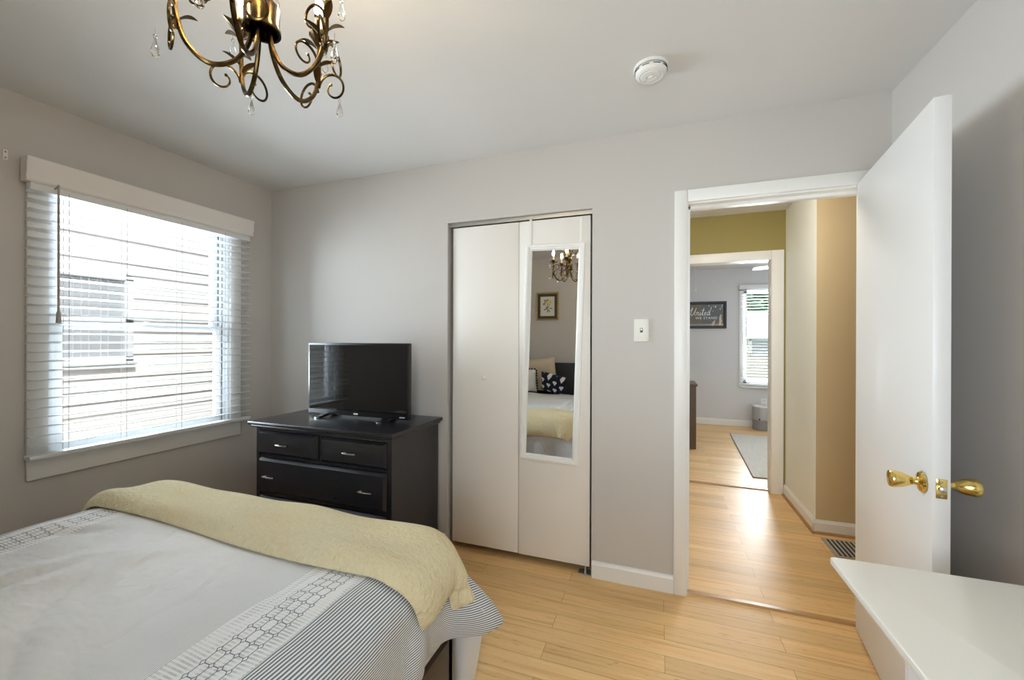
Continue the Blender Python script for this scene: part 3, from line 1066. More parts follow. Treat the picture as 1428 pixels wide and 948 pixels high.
tag(comf, 'white and blue grey striped comforter with honeycomb bands covering the bed', 'comforter')

# plush throw across the foot of the bed
na, nb = 70, 19
P1 = np.zeros((na, nb, 3)); UV1 = np.zeros((na, nb, 2))
for i in range(na):
    for j in range(nb):
        u, v = i / (na - 1), j / (nb - 1)                     # u across the bed, v towards the foot
        xl = 0.49
        xr = 2.235 - 0.045 * v
        x = xl + (xr - xl) * u
        yf = -1.335 + 0.02 * math.sin(u * 7) - 0.015 * u + 0.45 * max(0.0, x - 2.06)
        yb = -0.905 - 0.015 * u
        P1[i, j] = (x, yf + (yb - yf) * v, 0.648)
        UV1[i, j] = (x, yf + (yb - yf) * v)
Pt = drape(P1, rbox((bx0 - 0.034, byh, -0.3), (bx1 + 0.034, byf + 0.034, 0.646), 0.115), steps=200, bend=0.5, mu=0.6,
           pin=(P1[..., 0] > bx0 + 0.08) & (P1[..., 0] < bx1 - 0.09) & (P1[..., 1] < byf - 0.08))
Nt = normals(Pt)
u = np.linspace(0, 1, na)[:, None] * np.ones((1, nb)); v = np.linspace(0, 1, nb)[None, :] * np.ones((na, 1))
prof_v = (1 - np.abs(2 * v - 1) ** 7) ** 0.5
prof_u = (1 - np.abs(2 * u - 1) ** 40) ** 0.5
lump = 0.8 + 0.2 * np.sin(u * 21 + v * 3) * np.sin(v * 7 + u * 5)
thk = 0.006 + (0.032 + 0.020 * np.exp(-((v - 0.10) / 0.14) ** 2)) * prof_v * prof_u * lump
m = MB(); padded(m, Pt, Nt, thk, UV1)
# the lower layer of the fold peeping out under its right end
i0, j0, j1 = na - 10, 8, nb - 3
Pf = Pt[i0:, j0:j1] - Nt[i0:, j0:j1] * 0.004
Nf = normals(Pf)
kf = np.linspace(0, 1, na - i0)[:, None, None] ** 2
Pf = Pf + kf * np.array([0.012, 0.028, -0.062])
vf = np.linspace(0, 1, j1 - j0)[None, :] * np.ones((na - i0, 1))
padded(m, Pf, Nf, 0.004 + 0.018 * (1 - np.abs(2 * vf - 1) ** 6) ** 0.5, UV1[i0:, j0:j1])
thr = obj('throw_blanket', m, M_throw, None, smooth=80)
ss = thr.modifiers.new('smooth', 'SUBSURF'); ss.levels = 1; ss.render_levels = 2
tag(thr, 'folded pale yellow plush throw lying across the foot of the bed', 'throw blanket')

# corner of the white sheet showing below the comforter at the foot of the bed
Psh = np.zeros((18, 12, 3)); UVs = np.zeros((18, 12, 2))
for i in range(18):
    for j in range(12):
        a, b = i / 17, j / 11
        x = 1.86 + 0.345 * a - 0.085 * b * max(0.0, a - 0.5) * 2
        y = byf + 0.012 + 0.095 * b ** 0.6 * a + 0.016 * math.sin(a * 13 + 0.6) * b
        Psh[i, j] = (x, y, 0.40 - (0.345 - 0.03 * math.sin(a * 6)) * b)
        UVs[i, j] = (a, b)
m = MB(); padded(m, Psh, normals(Psh), np.full((18, 12), 0.003), UVs)
sht = obj('bed_sheet', m, M_sheet, None, smooth=80)
sht.modifiers.new('smooth', 'SUBSURF').levels = 1
tag(sht, 'corner of a white bed sheet hanging below the striped comforter', 'bed sheet')


# pillows by the headboard (seen in the mirror)
def pillow(name, w, h, t, mat, loc, tilt, yaw, roll, label, edging=None, pw=4.0):
    n_ = 21
    mb = MB()
    def surf(s):
        a = np.zeros((n_, n_, 3)); uvv = np.zeros((n_, n_, 2))
        for i in range(n_):
            for j in range(n_):
                u_, v_ = -1 + 2 * i / (n_ - 1), -1 + 2 * j / (n_ - 1)
                pinch = 1 - 0.06 * (1 - u_ * u_) * abs(v_) ** 2
                pinch2 = 1 - 0.06 * (1 - v_ * v_) * abs(u_) ** 2
                th_ = t / 2 * ((1 - abs(u_) ** pw) * (1 - abs(v_) ** pw)) ** 0.55
                a[i, j] = (u_ * w / 2 * pinch2, -s * th_, v_ * h / 2 * pinch)
                uvv[i, j] = (u_ * w / 2, v_ * h / 2)
        return a, uvv
    a, uvv = surf(1); mb.grid(a, uvv)
    a2, uv2 = surf(-1); mb.grid(a2[::-1], uv2[::-1])
    bmesh.ops.remove_doubles(mb.bm, verts=mb.bm.verts, dist=1e-5)
    root = thing(name, label, 'pillow', loc)
    root.rotation_euler = (tilt, roll, yaw)
    o = obj('cover', mb, mat, root, local=True, smooth=80)
    if edging:
        eb = MB()
        edging(eb, w, h)
        obj('edging', eb, M_plast_blk if False else simple('black scallop trim', (0.02, 0.02, 0.025), 0.7), root, local=True, smooth=60)
    return root


def scallop(mb, w, h):
    def run(p, q, k):
        for i in range(k):
            f = (i + 0.5) / k
            c = (p[0] + (q[0] - p[0]) * f, 0, p[1] + (q[1] - p[1]) * f)
            mb.blob(c, 0.017, 1, (1, 0.35, 1))
    W, Hh = w / 2 * 0.985, h / 2 * 0.985
    run((-W, -Hh), (W, -Hh), 11); run((-W, Hh), (W, Hh), 11); run((-W, -Hh), (-W, Hh), 9); run((W, -Hh), (W, Hh), 9)


def mat_hearts():
    n = NT('navy cotton with white hearts')
    uv = n.coord('UV')
    sep = n.node('ShaderNodeSeparateXYZ'); n.put(sep.inputs[0], uv)
    X = n.m('DIVIDE', n.m('ADD', sep.outputs[0], 10.0 * 0.088), 0.088)
    row = n.m('FLOOR', X)
    off = n.m('MULTIPLY', n.m('FLOORED_MODULO', row, 2.0), 0.5)
    Y = n.m('ADD', n.m('DIVIDE', n.m('ADD', sep.outputs[1], 10.0 * 0.105), 0.105), off)
    x = n.m('MULTIPLY', n.m('ABSOLUTE', n.m('SUBTRACT', n.m('FRACT', X), 0.5)), 0.088)
    y = n.m('MULTIPLY', n.m('SUBTRACT', n.m('FRACT', Y), 0.5), 0.105)
    # heart: two lobes and a point
    lobe = n.m('SQRT', n.m('ADD', n.m('POWER', n.m('SUBTRACT', x, 0.011), 2.0), n.m('POWER', n.m('SUBTRACT', y, 0.012), 2.0)))
    in1 = n.m('LESS_THAN', lobe, 0.0165)
    in2 = n.m('MULTIPLY', n.m('LESS_THAN', x, n.m('MULTIPLY', n.m('ADD', y, 0.034), 0.62)), n.m('LESS_THAN', y, 0.010))
    hrt = n.m('MAXIMUM', in1, in2)
    n.color(n.mix(hrt, (0.016, 0.022, 0.045), (0.80, 0.79, 0.74)))
    n.set(rough=0.8, spec=0.2)
    return n.mat


M_tanpil = simple('beige pillow linen', (0.66, 0.56, 0.42), 0.85, noise=0.06, bump=0.1, bscale=150)
M_whpil = simple('white pillow cotton', (0.84, 0.83, 0.82), 0.85, bump=0.05, bscale=150)
pillow('pillow', 0.62, 0.46, 0.17, M_tanpil, (1.215, -2.885, 0.855), math.radians(-14), math.radians(4), math.radians(-4), 'large beige pillow leaning on the headboard')
pillow('pillow', 0.42, 0.32, 0.12, M_whpil, (1.085, -2.700, 0.805), math.radians(-20), math.radians(-3), math.radians(2), 'white pillow with a black scalloped edge in front of the beige one', scallop)
pillow('pillow', 0.36, 0.26, 0.13, mat_hearts(), (1.535, -2.640, 0.775), math.radians(-24), math.radians(12), math.radians(12), 'small navy pillow patterned with white hearts', None)

# ------------------------------------------------------------------ picture on the rear wall
pc = thing('framed_picture', 'gold and dark framed flower picture on the wall above the headboard', 'picture', (1.329, RY, 1.589))
Rp = Matrix.Translation((1.329, RY, 1.778)) @ Matrix.Rotation(PI, 4, 'Z')
m = MB(); frame_ring(m, 0.156, 0.189, 0.020, 0, -0.024, Rp, [(0, 0), (0, 0.8), (0.3, 1.0), (0.7, 0.9), (1, 0.6), (1, 0)]); obj('frame', m, simple('worn gilt', (0.50, 0.34, 0.12), 0.35, 0.8, noise=0.2, nscale=30), pc)
m = MB(); frame_ring(m, 0.137, 0.170, 0.038, 0, -0.018, Rp, [(0, 0), (0, 0.9), (0.5, 0.75), (1, 0.5), (1, 0)]); obj('inner_frame', m, simple('dark mottled wood', (0.05, 0.045, 0.03), 0.4, noise=0.4, nscale=30), pc)
m = MB(); m.box(-0.1, 0.1, -0.006, -0.002, -0.134, 0.134, rot=Rp); obj('paper', m, simple('cream paper', (0.78, 0.76, 0.68), 0.8), pc)


def flat_disc(mb, cx, cz, rx, rz, rot, R, y=-0.0072, seg=10):
    c_, s_ = math.cos(rot), math.sin(rot)
    vs = []
    for yy in (y, y + 0.001):
        vs.append([mb.bm.verts.new(R @ Vector((cx + rx * math.cos(2 * PI * k / seg) * c_ - rz * math.sin(2 * PI * k / seg) * s_, yy,
                                               cz + rx * math.cos(2 * PI * k / seg) * s_ + rz * math.sin(2 * PI * k / seg) * c_))) for k in range(seg)])
    mb.bm.faces.new(vs[0]); mb.bm.faces.new(list(reversed(vs[1])))
    for k in range(seg):
        mb.bm.faces.new((vs[0][k], vs[1][k], vs[1][(k + 1) % seg], vs[0][(k + 1) % seg]))


m = MB()
for (x, z, r) in ((-0.042, 0.058, 0.4), (0.0, 0.085, 0.0), (0.045, 0.04, 2.5), (-0.05, -0.03, 0.3), (0.03, -0.04, 2.6), (-0.02, -0.06, 0.8), (0.005, -0.02, 1.5)):
    flat_disc(m, x, z, 0.024, 0.008, r, Rp)
for p in ((-0.042, 0.05), (0.0, 0.07), (0.04, 0.04)):
    q = [(0.0, -0.09), (p[0] * 0.3, -0.03), p]
    m.tube([Rp @ Vector((a, -0.0075, b)) for a, b in q], 0.0018, 5)
obj('leaf_print', m, simple('leaf green ink', (0.16, 0.20, 0.08), 0.8), pc)
m = MB()
for (x, z, c) in ((-0.045, 0.062, 5), (0.012, 0.06, 5), (-0.012, 0.025, 5)):
    for k in range(c):
        a = 2 * PI * k / c
        flat_disc(m, x + 0.013 * math.cos(a), z + 0.013 * math.sin(a), 0.011, 0.007, a, Rp, y=-0.0085)
obj('flower_print', m, simple('yellow ink', (0.72, 0.58, 0.12), 0.8), pc)
M_violet = simple('violet ink', (0.22, 0.22, 0.40), 0.8)
for (x, z) in ((0.048, 0.03), (0.0, -0.012), (0.032, 0.075)):
    m = MB()
    flat_disc(m, x, z, 0.005, 0.005, 0, Rp, y=-0.0088)
    for k in range(5):
        a = 2 * PI * k / 5
        flat_disc(m, x + 0.010 * math.cos(a), z + 0.010 * math.sin(a), 0.008, 0.006, a, Rp, y=-0.0085)
    obj('flower_print', m, M_violet, pc)

# ------------------------------------------------------------------ chandelier
CHX, CHY = 1.93, -1.635
ch = thing('chandelier', 'bronze five arm chandelier with leaves, scrolls and crystal drops hanging from the ceiling', 'chandelier', (CHX, CHY, H))
hubz = 2.035


def L(x, y, z):
    return (CHX + x, CHY + y, z)


m = MB(); m.lathe([(0, 0), (0.062, 0), (0.062, -0.006), (0.050, -0.018), (0.020, -0.028), (0.008, -0.030), (0, -0.030)], L(0, 0, H), seg=28); obj('ceiling_canopy', m, M_bronze, ch)
m = MB(); m.lathe([(0.0, 2.415), (0.007, 2.415), (0.007, 2.30), (0.016, 2.285), (0.022, 2.262), (0.012, 2.235), (0.008, 2.20), (0.008, 2.150), (0.020, 2.138), (0.0285, 2.118), (0.0285, 2.105), (0.018, 2.078), (0.012, 2.066), (0, 2.06)], (CHX, CHY, 0), seg=20)
obj('stem', m, M_bronze, ch)
m = MB(); m.lathe([(0, 2.066), (0.033, 2.064), (0.036, 2.058), (0.035, 2.018), (0.038, 2.011), (0.038, 2.004), (0.032, 2.004), (0.030, 2.022), (0, 2.022)], (CHX, CHY, 0), seg=28); obj('hub', m, M_bronze, ch)


def bez(P, k=14):
    """Catmull-Rom through points"""
    P = [Vector(p) for p in P]
    P = [P[0] * 2 - P[1]] + P + [P[-1] * 2 - P[-2]]
    out = []
    for a, b, c, d in zip(P, P[1:], P[2:], P[3:]):
        for i in range(k):
            t = i / k
            out.append(0.5 * ((2 * b) + (c - a) * t + (2 * a - 5 * b + 4 * c - d) * t * t + (3 * b - a - 3 * c + d) * t ** 3))
    out.append(P[-2])
    return out


def leaf_mesh(mb, base, d, up, ln, wd, curl=0.3):
    base, d, up = Vector(base), Vector(d).normalized(), Vector(up)
    side = d.cross(up).normalized()
    up = side.cross(d).normalized()
    k = 7
    rows = []
    for i in range(k):
        f = i / (k - 1)
        w = wd * math.sin(PI * min(1, f * 0.93 + 0.05)) ** 0.8
        c = base + d * ln * f + up * curl * ln * f * f
        row = []
        for s_ in (-1, -0.5, 0, 0.5, 1):
            row.append(c + side * w * s_ + up * (abs(s_) * w * 0.45))
        rows.append(row)
    for dz in (0.0, -0.0016):
        arr = np.array([[list(p + up * dz) for p in r] for r in rows])
        mb.grid(arr)


M_gold2 = M_bronze


def build_arm():
    """one arm in its own frame: +x outwards from the hub"""
    a = MB()
    pts = bez([(0.020, 0, 2.082), (0.026, 0, 2.030), (0.055, 0, 1.980), (0.103, 0, 1.960), (0.145, 0, 1.990), (0.163, 0, 2.045), (0.165, 0, 2.100), (0.165, 0, 2.135)])
    a.tube(pts, 0.0054, 8)
    return a


def spiral(mb, start, side, r0, turns, rad, flip=1, tilt=Vector((0, 0, 1))):
    """scroll in the plane spanned by side and tilt, leaving start tangentially"""
    start, side = Vector(start), Vector(side).normalized()
    pts = []
    n_ = int(26 * turns)
    c = start + side * r0
    for i in range(n_ + 1):
        f = i / n_
        r = r0 * (1 - 0.72 * f)
        a = PI - flip * f * turns * 2 * PI
        cc = c + side * (-(r0 - r) * 0.0)
        pts.append(cc + side * math.cos(a) * r + tilt * math.sin(a) * r)
    mb.tube(pts, [rad * (1 - 0.35 * i / n_) for i in range(n_ + 1)], 7)
    mb.blob(pts[-1], rad * 1.25, 1)


arm0 = build_arm()
arm_angles = [85.7 + 72 * q for q in range(5)]
arm_obj = None
parts = []
protos = {}


def crystal(mb, top, ln=0.040):
    x, y, z = top
    mb.tube([(x, y, z), (x, y, z - 0.014)], 0.0008, 5)
    mb.lathe([(0, -0.013), (0.0042, -0.017), (0.0042, -0.020), (0.0018, -0.024), (0.0025, -0.026), (0.0055, -0.038), (0.0085, -0.048), (0.0085, -0.054), (0.005, -0.060), (0, -0.0625)], (x, y, z), seg=8)


for k, ang in enumerate(arm_angles):
    if k == 0:
        ao = obj('arm', arm0, M_bronze, ch, local=True)
        protos['arm'] = ao
        b = MB()
        spiral(b, (0.1635, 0.002, 2.010), (0, 1, -0.15), 0.040, 1.15, 0.0036)
        sc1 = obj('scroll', b, M_bronze, ao, local=True)
        b = MB()
        spiral(b, (0.1635, -0.002, 2.020), (0.35, -1, -0.1), 0.042, 1.15, 0.0036)
        sc2 = obj('scroll', b, M_bronze, ao, local=True)
        b = MB()
        spiral(b, (0.161, 0.0, 2.080), (-1, 0.25, 0.2), 0.036, 1.1, 0.0036)
        sc3 = obj('scroll', b, M_bronze, ao, local=True)
        b = MB(); b.lathe([(0, 2.128), (0.010, 2.130), (0.020, 2.146), (0.026, 2.152), (0.026, 2.156), (0.014, 2.154), (0.012, 2.150), (0, 2.150)], (0.165, 0, 0), seg=18)
        cup = obj('candle_cup', b, M_bronze, ao, local=True)
        b = MB(); b.lathe([(0.0, 2.150), (0.0105, 2.150), (0.0105, 2.196), (0.009, 2.199), (0, 2.199)], (0.165, 0, 0), seg=14)
        slv = obj('candle_sleeve', b, M_candle, ao, local=True)
        b = MB(); b.lathe([(0.006, 2.198), (0.010, 2.208), (0.0125, 2.220), (0.010, 2.236), (0.004, 2.252), (0, 2.260)], (0.165, 0, 0), seg=12)
        blb = obj('bulb', b, M_bulb, ao, local=True)
        lv = MB()
        for j in range(4):
            a_ = 2 * PI * j / 4 + 0.5
            dv = Vector((math.cos(a_), math.sin(a_), 0.75))
            leaf_mesh(lv, (0.165 + 0.006 * math.cos(a_), 0.006 * math.sin(a_), 2.122), dv, (0, 0, 1), 0.050, 0.011, -0.25)
        lf1 = obj('leaf', lv, M_leafm, ao, local=True)
        lv = MB()
        leaf_mesh(lv, (0.166, 0.0, 2.050), (0.35, 0.55, 0.9), (0, 0, 1), 0.052, 0.009, -0.3)
        leaf_mesh(lv, (0.160, 0.0, 2.030), (-0.5, -0.5, 0.85), (0, 0, 1), 0.050, 0.009, -0.3)
        leaf_mesh(lv, (0.164, 0.0, 2.075), (0.5, -0.5, 0.6), (0, 0, 1), 0.045, 0.009, -0.3)
        lf2 = obj('leaf', lv, M_leafm, ao, local=True)
        b = MB(); crystal(b, (0.196, 0.012, 2.142))
        b.tube([(0.165, 0.003, 2.135), (0.185, 0.008, 2.148), (0.196, 0.012, 2.142)], 0.0014, 6)
        cr1 = obj('crystal_drop', b, M_crystal, ao, local=True)
        b = MB(); crystal(b, (0.205, -0.035, 2.020))
        cr2 = obj('crystal_drop', b, M_crystal, ao, local=True)
        kids = [sc1, sc2, sc3, cup, slv, blb, lf1, lf2, cr1, cr2]
        ao.rotation_euler = (0, 0, math.radians(ang))
        ao.location = (0, 0, -H - 0.057)
        ao.scale = (0.92, 0.92, 1)
    else:
        c = copy_part(protos['arm'], ch)
        c.location = ao.location
        c.rotation_euler = (0, 0, math.radians(ang))
        for kd in kids:
            copy_part(kd, c)
# upper scrolls on the stem and crystals under the hub
up = None
for k in range(5):
    a_ = math.radians(arm_angles[0] + 36 + 72 * k)
    if up is None:
        b = MB()
        b.tube(bez([(0.008, 0, 2.145), (0.045, 0, 2.155), (0.085, 0, 2.190), (0.085, 0, 2.240), (0.050, 0, 2.260), (0.030, 0, 2.235), (0.050, 0, 2.215)]), 0.0038, 7)
        up = obj('upper_scroll', b, M_bronze, ch, local=True)
        up.location = (0, 0, -H); up.rotation_euler = (0, 0, a_)
        b = MB(); crystal(b, (0.085, 0, 2.182))
        uc = obj('crystal_drop', b, M_crystal, up, local=True)
    else:
        c = copy_part(up, ch); c.rotation_euler = (0, 0, a_)
        copy_part(uc, c)

# ------------------------------------------------------------------ desk at the right
ds = thing('desk', 'white desk against the right wall in front of the open door', 'desk', (3.46, -1.62, 0))
m = MB()
m.box(3.190, RX - 0.004, -2.240, -0.997, 0.733, 0.750)
es = [e for e in m.bm.edges if abs(e.verts[0].co.x - e.verts[1].co.x) < 1e-6 and abs(e.verts[0].co.y - e.verts[1].co.y) < 1e-6]
bmesh.ops.bevel(m.bm, geom=es, offset=0.012, segments=4, profile=0.5, affect='EDGES')
es = [e for e in m.bm.edges if abs(e.verts[0].co.z - e.verts[1].co.z) < 1e-6]
bmesh.ops.bevel(m.bm, geom=es, offset=0.003, segments=2, profile=0.5, affect='EDGES')
obj('desk_top', m, M_desk, ds)
m = MB(); m.box(3.206, 3.72, -1.338, -1.320, 0.0, 0.733); obj('side_panel', m, M_door, ds)
m = MB(); m.box(3.206, 3.72, -1.78, -1.762, 0.0, 0.733); obj('side_panel', m, M_door, ds)
m = MB(); m.box(3.215, 3.72, -1.762, -1.338, 0.04, 0.70); obj('drawer_box', m, M_dark, ds)
for k in range(3):
    m = MB(); z0 = 0.05 + k * 0.225; m.box(3.200, 3.216, -1.760, -1.3415, z0, z0 + 0.221, bev=0.002); dd = obj('drawer', m, M_door, ds)
    m = MB(); m.lathe([(0.006, 0), (0.005, 0.010), (0.012, 0.016), (0.013, 0.022), (0, 0.025)], (3.200, -1.55, z0 + 0.11), (-1, 0, 0), 14); obj('knob', m, M_steel, dd)
for y in (-2.20, -1.06):
    m = MB(); m.box(3.69, 3.725, y - 0.018, y + 0.018, 0, 0.733, bev=0.002); obj('leg', m, M_door, ds)
m = MB(); m.box(3.21, 3.245, -2.218, -2.182, 0, 0.733, bev=0.002); obj('leg', m, M_door, ds)

# ------------------------------------------------------------------ hall: floor register
vt = thing('floor_vent', 'slotted metal floor register in the hall by the tan wall', 'vent', (3.93, 0.85, 0))
m = MB(); m.box(3.785, 4.09, 0.720, 0.975, 0.0, 0.005, bev=0.002); obj('frame', m, M_alu, vt)
m = MB()
for k in range(11):
    x = 3.81 + k * 0.0255
    m.box(x, x + 0.0125, 0.735, 0.962, 0.005, 0.0058)
obj('slot', m, M_dark, vt)
m = MB()
for k in range(12):
    x = 3.7965 + k * 0.0255
    m.box(x, x + 0.012, 0.735, 0.962, 0.005, 0.009, bev=0.001)
obj('louvre', m, simple('pale grey metal', (0.6, 0.6, 0.58), 0.4, 0.4), vt)
# unseen lamp added to brighten the hall walls, hidden by the door head
hl = thing('hall_fill_lamp', 'round glass flush ceiling lamp added out of view to light the hall', 'ceiling lamp', (3.30, 0.62, H))
m = MB(); m.lathe([(0, 0), (0.15, 0), (0.15, -0.02), (0.14, -0.025)], (3.30, 0.62, H), seg=32); obj('base', m, M_alu, hl)
m = MB(); m.lathe([(0.14, -0.02), (0.138, -0.05), (0.11, -0.085), (0.06, -0.105), (0, -0.11)], (3.30, 0.62, H), seg=32); obj('lamp_shade', m, emitter('lit lamp glass', (1.0, 0.93, 0.83), 24), hl)

# ------------------------------------------------------------------ far room
w2 = sroot('window_2', (4.4, FY, 0.6))
m = MB()
m.box(3.925, 3.985, FY - 0.016, FY, 0.60, 2.15, bev=0.003); m.box(4.815, 4.875, FY - 0.016, FY, 0.60, 2.15, bev=0.003)
m.box(3.925, 4.875, FY - 0.016, FY, 2.085, 2.15, bev=0.003); m.box(3.925, 4.875, FY - 0.018, FY, 0.595, 0.665, bev=0.003)
struct('casing', m, M_trim, w2)
m = MB()
m.box(BX0, BX0 + 0.05, FY + 0.02, FY + 0.1, BZ0, BZ1); m.box(BX1 - 0.05, BX1, FY + 0.02, FY + 0.1, BZ0, BZ1)
m.box(BX0, BX1, FY + 0.02, FY + 0.1, BZ0, BZ0 + 0.05); m.box(BX0, BX1, FY + 0.02, FY + 0.1, BZ1 - 0.04, BZ1)
m.box(BX0, BX1, FY + 0.04, FY + 0.08, 1.37, 1.41)
s2 = struct('sash', m, M_vinyl, w2)
m = MB(); m.box(BX0 + 0.05, BX1 - 0.05, FY + 0.055, FY + 0.059, BZ0 + 0.05, BZ1 - 0.04); struct('pane', m, M_glass, s2)
b2 = thing('window_blind', 'white slatted blind over the window of the far room', 'blind', (4.4, FY - 0.05, 0.60))
m = MB(); m.box(3.915, 4.885, FY - 0.075, FY - 0.017, 2.10, 2.165, bev=0.004); obj('valance', m, M_blind, b2)
m = MB(); m.box(-0.46, 0.46, -0.024, 0.024, -0.0015, 0.0015); s0 = obj('slat', m, M_blind, b2, local=True)
for k in range(33):
    z = 0.055 + k * 0.0445
    if k == 0:
        s0.location = (0, 0, z)
    else:
        copy_part(s0, b2, (0, 0, z))
m = MB(); m.box(3.935, 4.865, FY - 0.076, FY - 0.024, 0.600, 0.625, bev=0.003); obj('bottom_rail', m, M_blind, b2)
m = MB(); m.tube([(4.008, FY - 0.085, 2.10), (4.008, FY - 0.085, 1.36)], 0.006, 8); obj('wand', m, M_wand, b2)

fs = thing('wall_sign', 'black framed sign reading United We Stand on the far room wall', 'sign', (3.46, FY, 1.506))
sx0, sx1, sz0, sz1 = 3.172, 3.751, 1.506, 1.931
Rs = Matrix.Translation(((sx0 + sx1) / 2, FY, (sz0 + sz1) / 2))
m = MB(); frame_ring(m, (sx1 - sx0) / 2, (sz1 - sz0) / 2, 0.042, 0, -0.028, Rs, [(0, 0), (0, 1), (0.75, 1.0), (1, 0.6), (1, 0)]); obj('frame', m, M_plast_blk, fs)


def mat_sign():
    n = NT('sign print')
    c = n.coord()
    sep = n.node('ShaderNodeSeparateXYZ'); n.put(sep.inputs[0], c)
    col = n.mix(n.m('GREATER_THAN', sep.outputs[0], -0.055), (0.16, 0.145, 0.11), (0.12, 0.125, 0.135))
    vor = n.node('ShaderNodeTexVoronoi'); n.put(vor.inputs['Vector'], n.mapping(c, scale=(1, 0.01, 1))); vor.inputs['Scale'].default_value = 24
    dots = n.m('LESS_THAN', vor.outputs['Distance'], 0.22)
    zone = n.m('MULTIPLY', n.m('GREATER_THAN', sep.outputs[2], 0.27), n.m('GREATER_THAN', sep.outputs[0], 0.02))
    col = n.mix(n.m('MULTIPLY', dots, zone), col, (0.75, 0.75, 0.72))
    col = n.mix(n.m('LESS_THAN', sep.outputs[2], 0.075), col, (0.36, 0.32, 0.28))
    n.color(col)
    n.set(rough=0.12)
    return n.mat


m = MB(); m.box(sx0 + 0.038, sx1 - 0.038, FY - 0.012, FY - 0.006, sz0 + 0.038, sz1 - 0.038); panel = obj('sign_panel', m, mat_sign(), fs)
M_letter = simple('white lettering', (0.85, 0.85, 0.83), 0.6)
strokes = {   # handwritten word, each glyph in its own box
    'U': [[(0.02, 0.55), (0.10, 0.85), (0.18, 1.0), (0.13, 0.6), (0.10, 0.2), (0.18, 0.0), (0.32, 0.15), (0.45, 0.6), (0.53, 1.0), (0.47, 0.5), (0.47, 0.1), (0.58, 0.05)]],
    'n': [[(0, 0.42), (0.06, 0.40), (0.05, 0.0), (0.06, 0.2), (0.16, 0.42), (0.22, 0.38), (0.21, 0.08), (0.28, 0.02), (0.34, 0.1)]],
    'i': [[(0, 0.1), (0.05, 0.42), (0.04, 0.08), (0.10, 0.02), (0.15, 0.1)], [(0.07, 0.60), (0.08, 0.63)]],
    't': [[(0, 0.1), (0.10, 0.95), (0.06, 0.1), (0.12, 0.02), (0.18, 0.1)], [(-0.06, 0.62), (0.20, 0.70)]],
    'e': [[(0, 0.1), (0.10, 0.24), (0.15, 0.36), (0.09, 0.43), (0.03, 0.28), (0.05, 0.06), (0.13, 0.02), (0.22, 0.12)]],
    'd': [[(0.18, 0.36), (0.10, 0.43), (0.02, 0.25), (0.05, 0.04), (0.14, 0.06), (0.22, 0.35), (0.32, 1.05), (0.23, 0.25), (0.25, 0.03), (0.34, 0.10)]],
}
x = sx0 + 0.050
hgt = 0.125
for chn, adv in (('U', 0.60), ('n', 0.36), ('i', 0.19), ('t', 0.22), ('e', 0.26), ('d', 0.36)):
    for st in strokes[chn]:
        mm = MB()
        mm.tube([Vector((x + p[0] * hgt * 1.22 + p[1] * 0.02, FY - 0.0135, 1.715 + p[1] * hgt)) for p in bez([(a_, b_, 0) for a_, b_ in st], 6)], 0.0042, 6, flat=1.0)
        obj('script_letter', mm, M_letter, panel)
    x += adv * hgt * 1.22
cu = bpy.data.curves.new('lettering', 'FONT')
cu.body = 'WE STAND'; cu.size = 0.056; cu.extrude = 0.0012; cu.space_character = 1.15
tmp = bpy.data.objects.new('lettering', cu); COL.objects.link(tmp)
bpy.context.view_layer.update()
me = bpy.data.meshes.new_from_object(tmp.evaluated_get(bpy.context.evaluated_depsgraph_get()))
bpy.data.objects.remove(tmp)
wm = MB(); wm.bm.from_mesh(me)
for v_ in wm.bm.verts:
    v_.co = Vector((sx0 + 0.135 + v_.co.x, FY - 0.0135 - v_.co.z, 1.655 + v_.co.y))
obj('block_lettering', wm, M_letter, panel, smooth=0)
M_hand = simple('tan print', (0.60, 0.47, 0.36), 0.6)
hm = MB()
hm.tube([(3.655, FY - 0.0125, 1.553), (3.668, FY - 0.0125, 1.62), (3.662, FY - 0.0125, 1.68), (3.675, FY - 0.0125, 1.725)], [0.017, 0.019, 0.016, 0.008], 10, flat=0.15)
hm.tube([(3.548, FY - 0.0125, 1.552), (3.570, FY - 0.0125, 1.60), (3.590, FY - 0.0125, 1.635)], [0.018, 0.018, 0.006], 10, flat=0.15)
obj('sign_figure', hm, M_hand, panel)

ap = thing('air_purifier', 'grey cylindrical air purifier on the far room floor below the window', 'air purifier', (4.195, 4.665, 0))
m = MB(); m.lathe([(0, 0), (0.105, 0), (0.112, 0.008), (0.112, 0.150), (0.110, 0.152)], (4.195, 4.665, 0), seg=32); obj('grille', m, simple('grey mesh', (0.30, 0.30, 0.31), 0.6, bump=0.5, bscale=400), ap)
m = MB(); m.lathe([(0.110, 0.151), (0.113, 0.153), (0.113, 0.335), (0.110, 0.340)], (4.195, 4.665, 0), seg=32); obj('body', m, simple('light grey shell', (0.46, 0.46, 0.47), 0.4), ap)
m = MB(); m.lathe([(0.111, 0.338), (0.108, 0.352), (0.085, 0.354), (0.080, 0.340), (0, 0.338)], (4.195, 4.665, 0), seg=32); obj('top_ring', m, M_white_pl, ap)
m = MB(); m.lathe([(0, 0.004), (0.010, 0.004), (0.011, 0)], (4.195 - 0.045, 4.665 - 0.1045, 0.165), (-0.39, -0.92, 0), 12); obj('button', m, M_dark, ap)

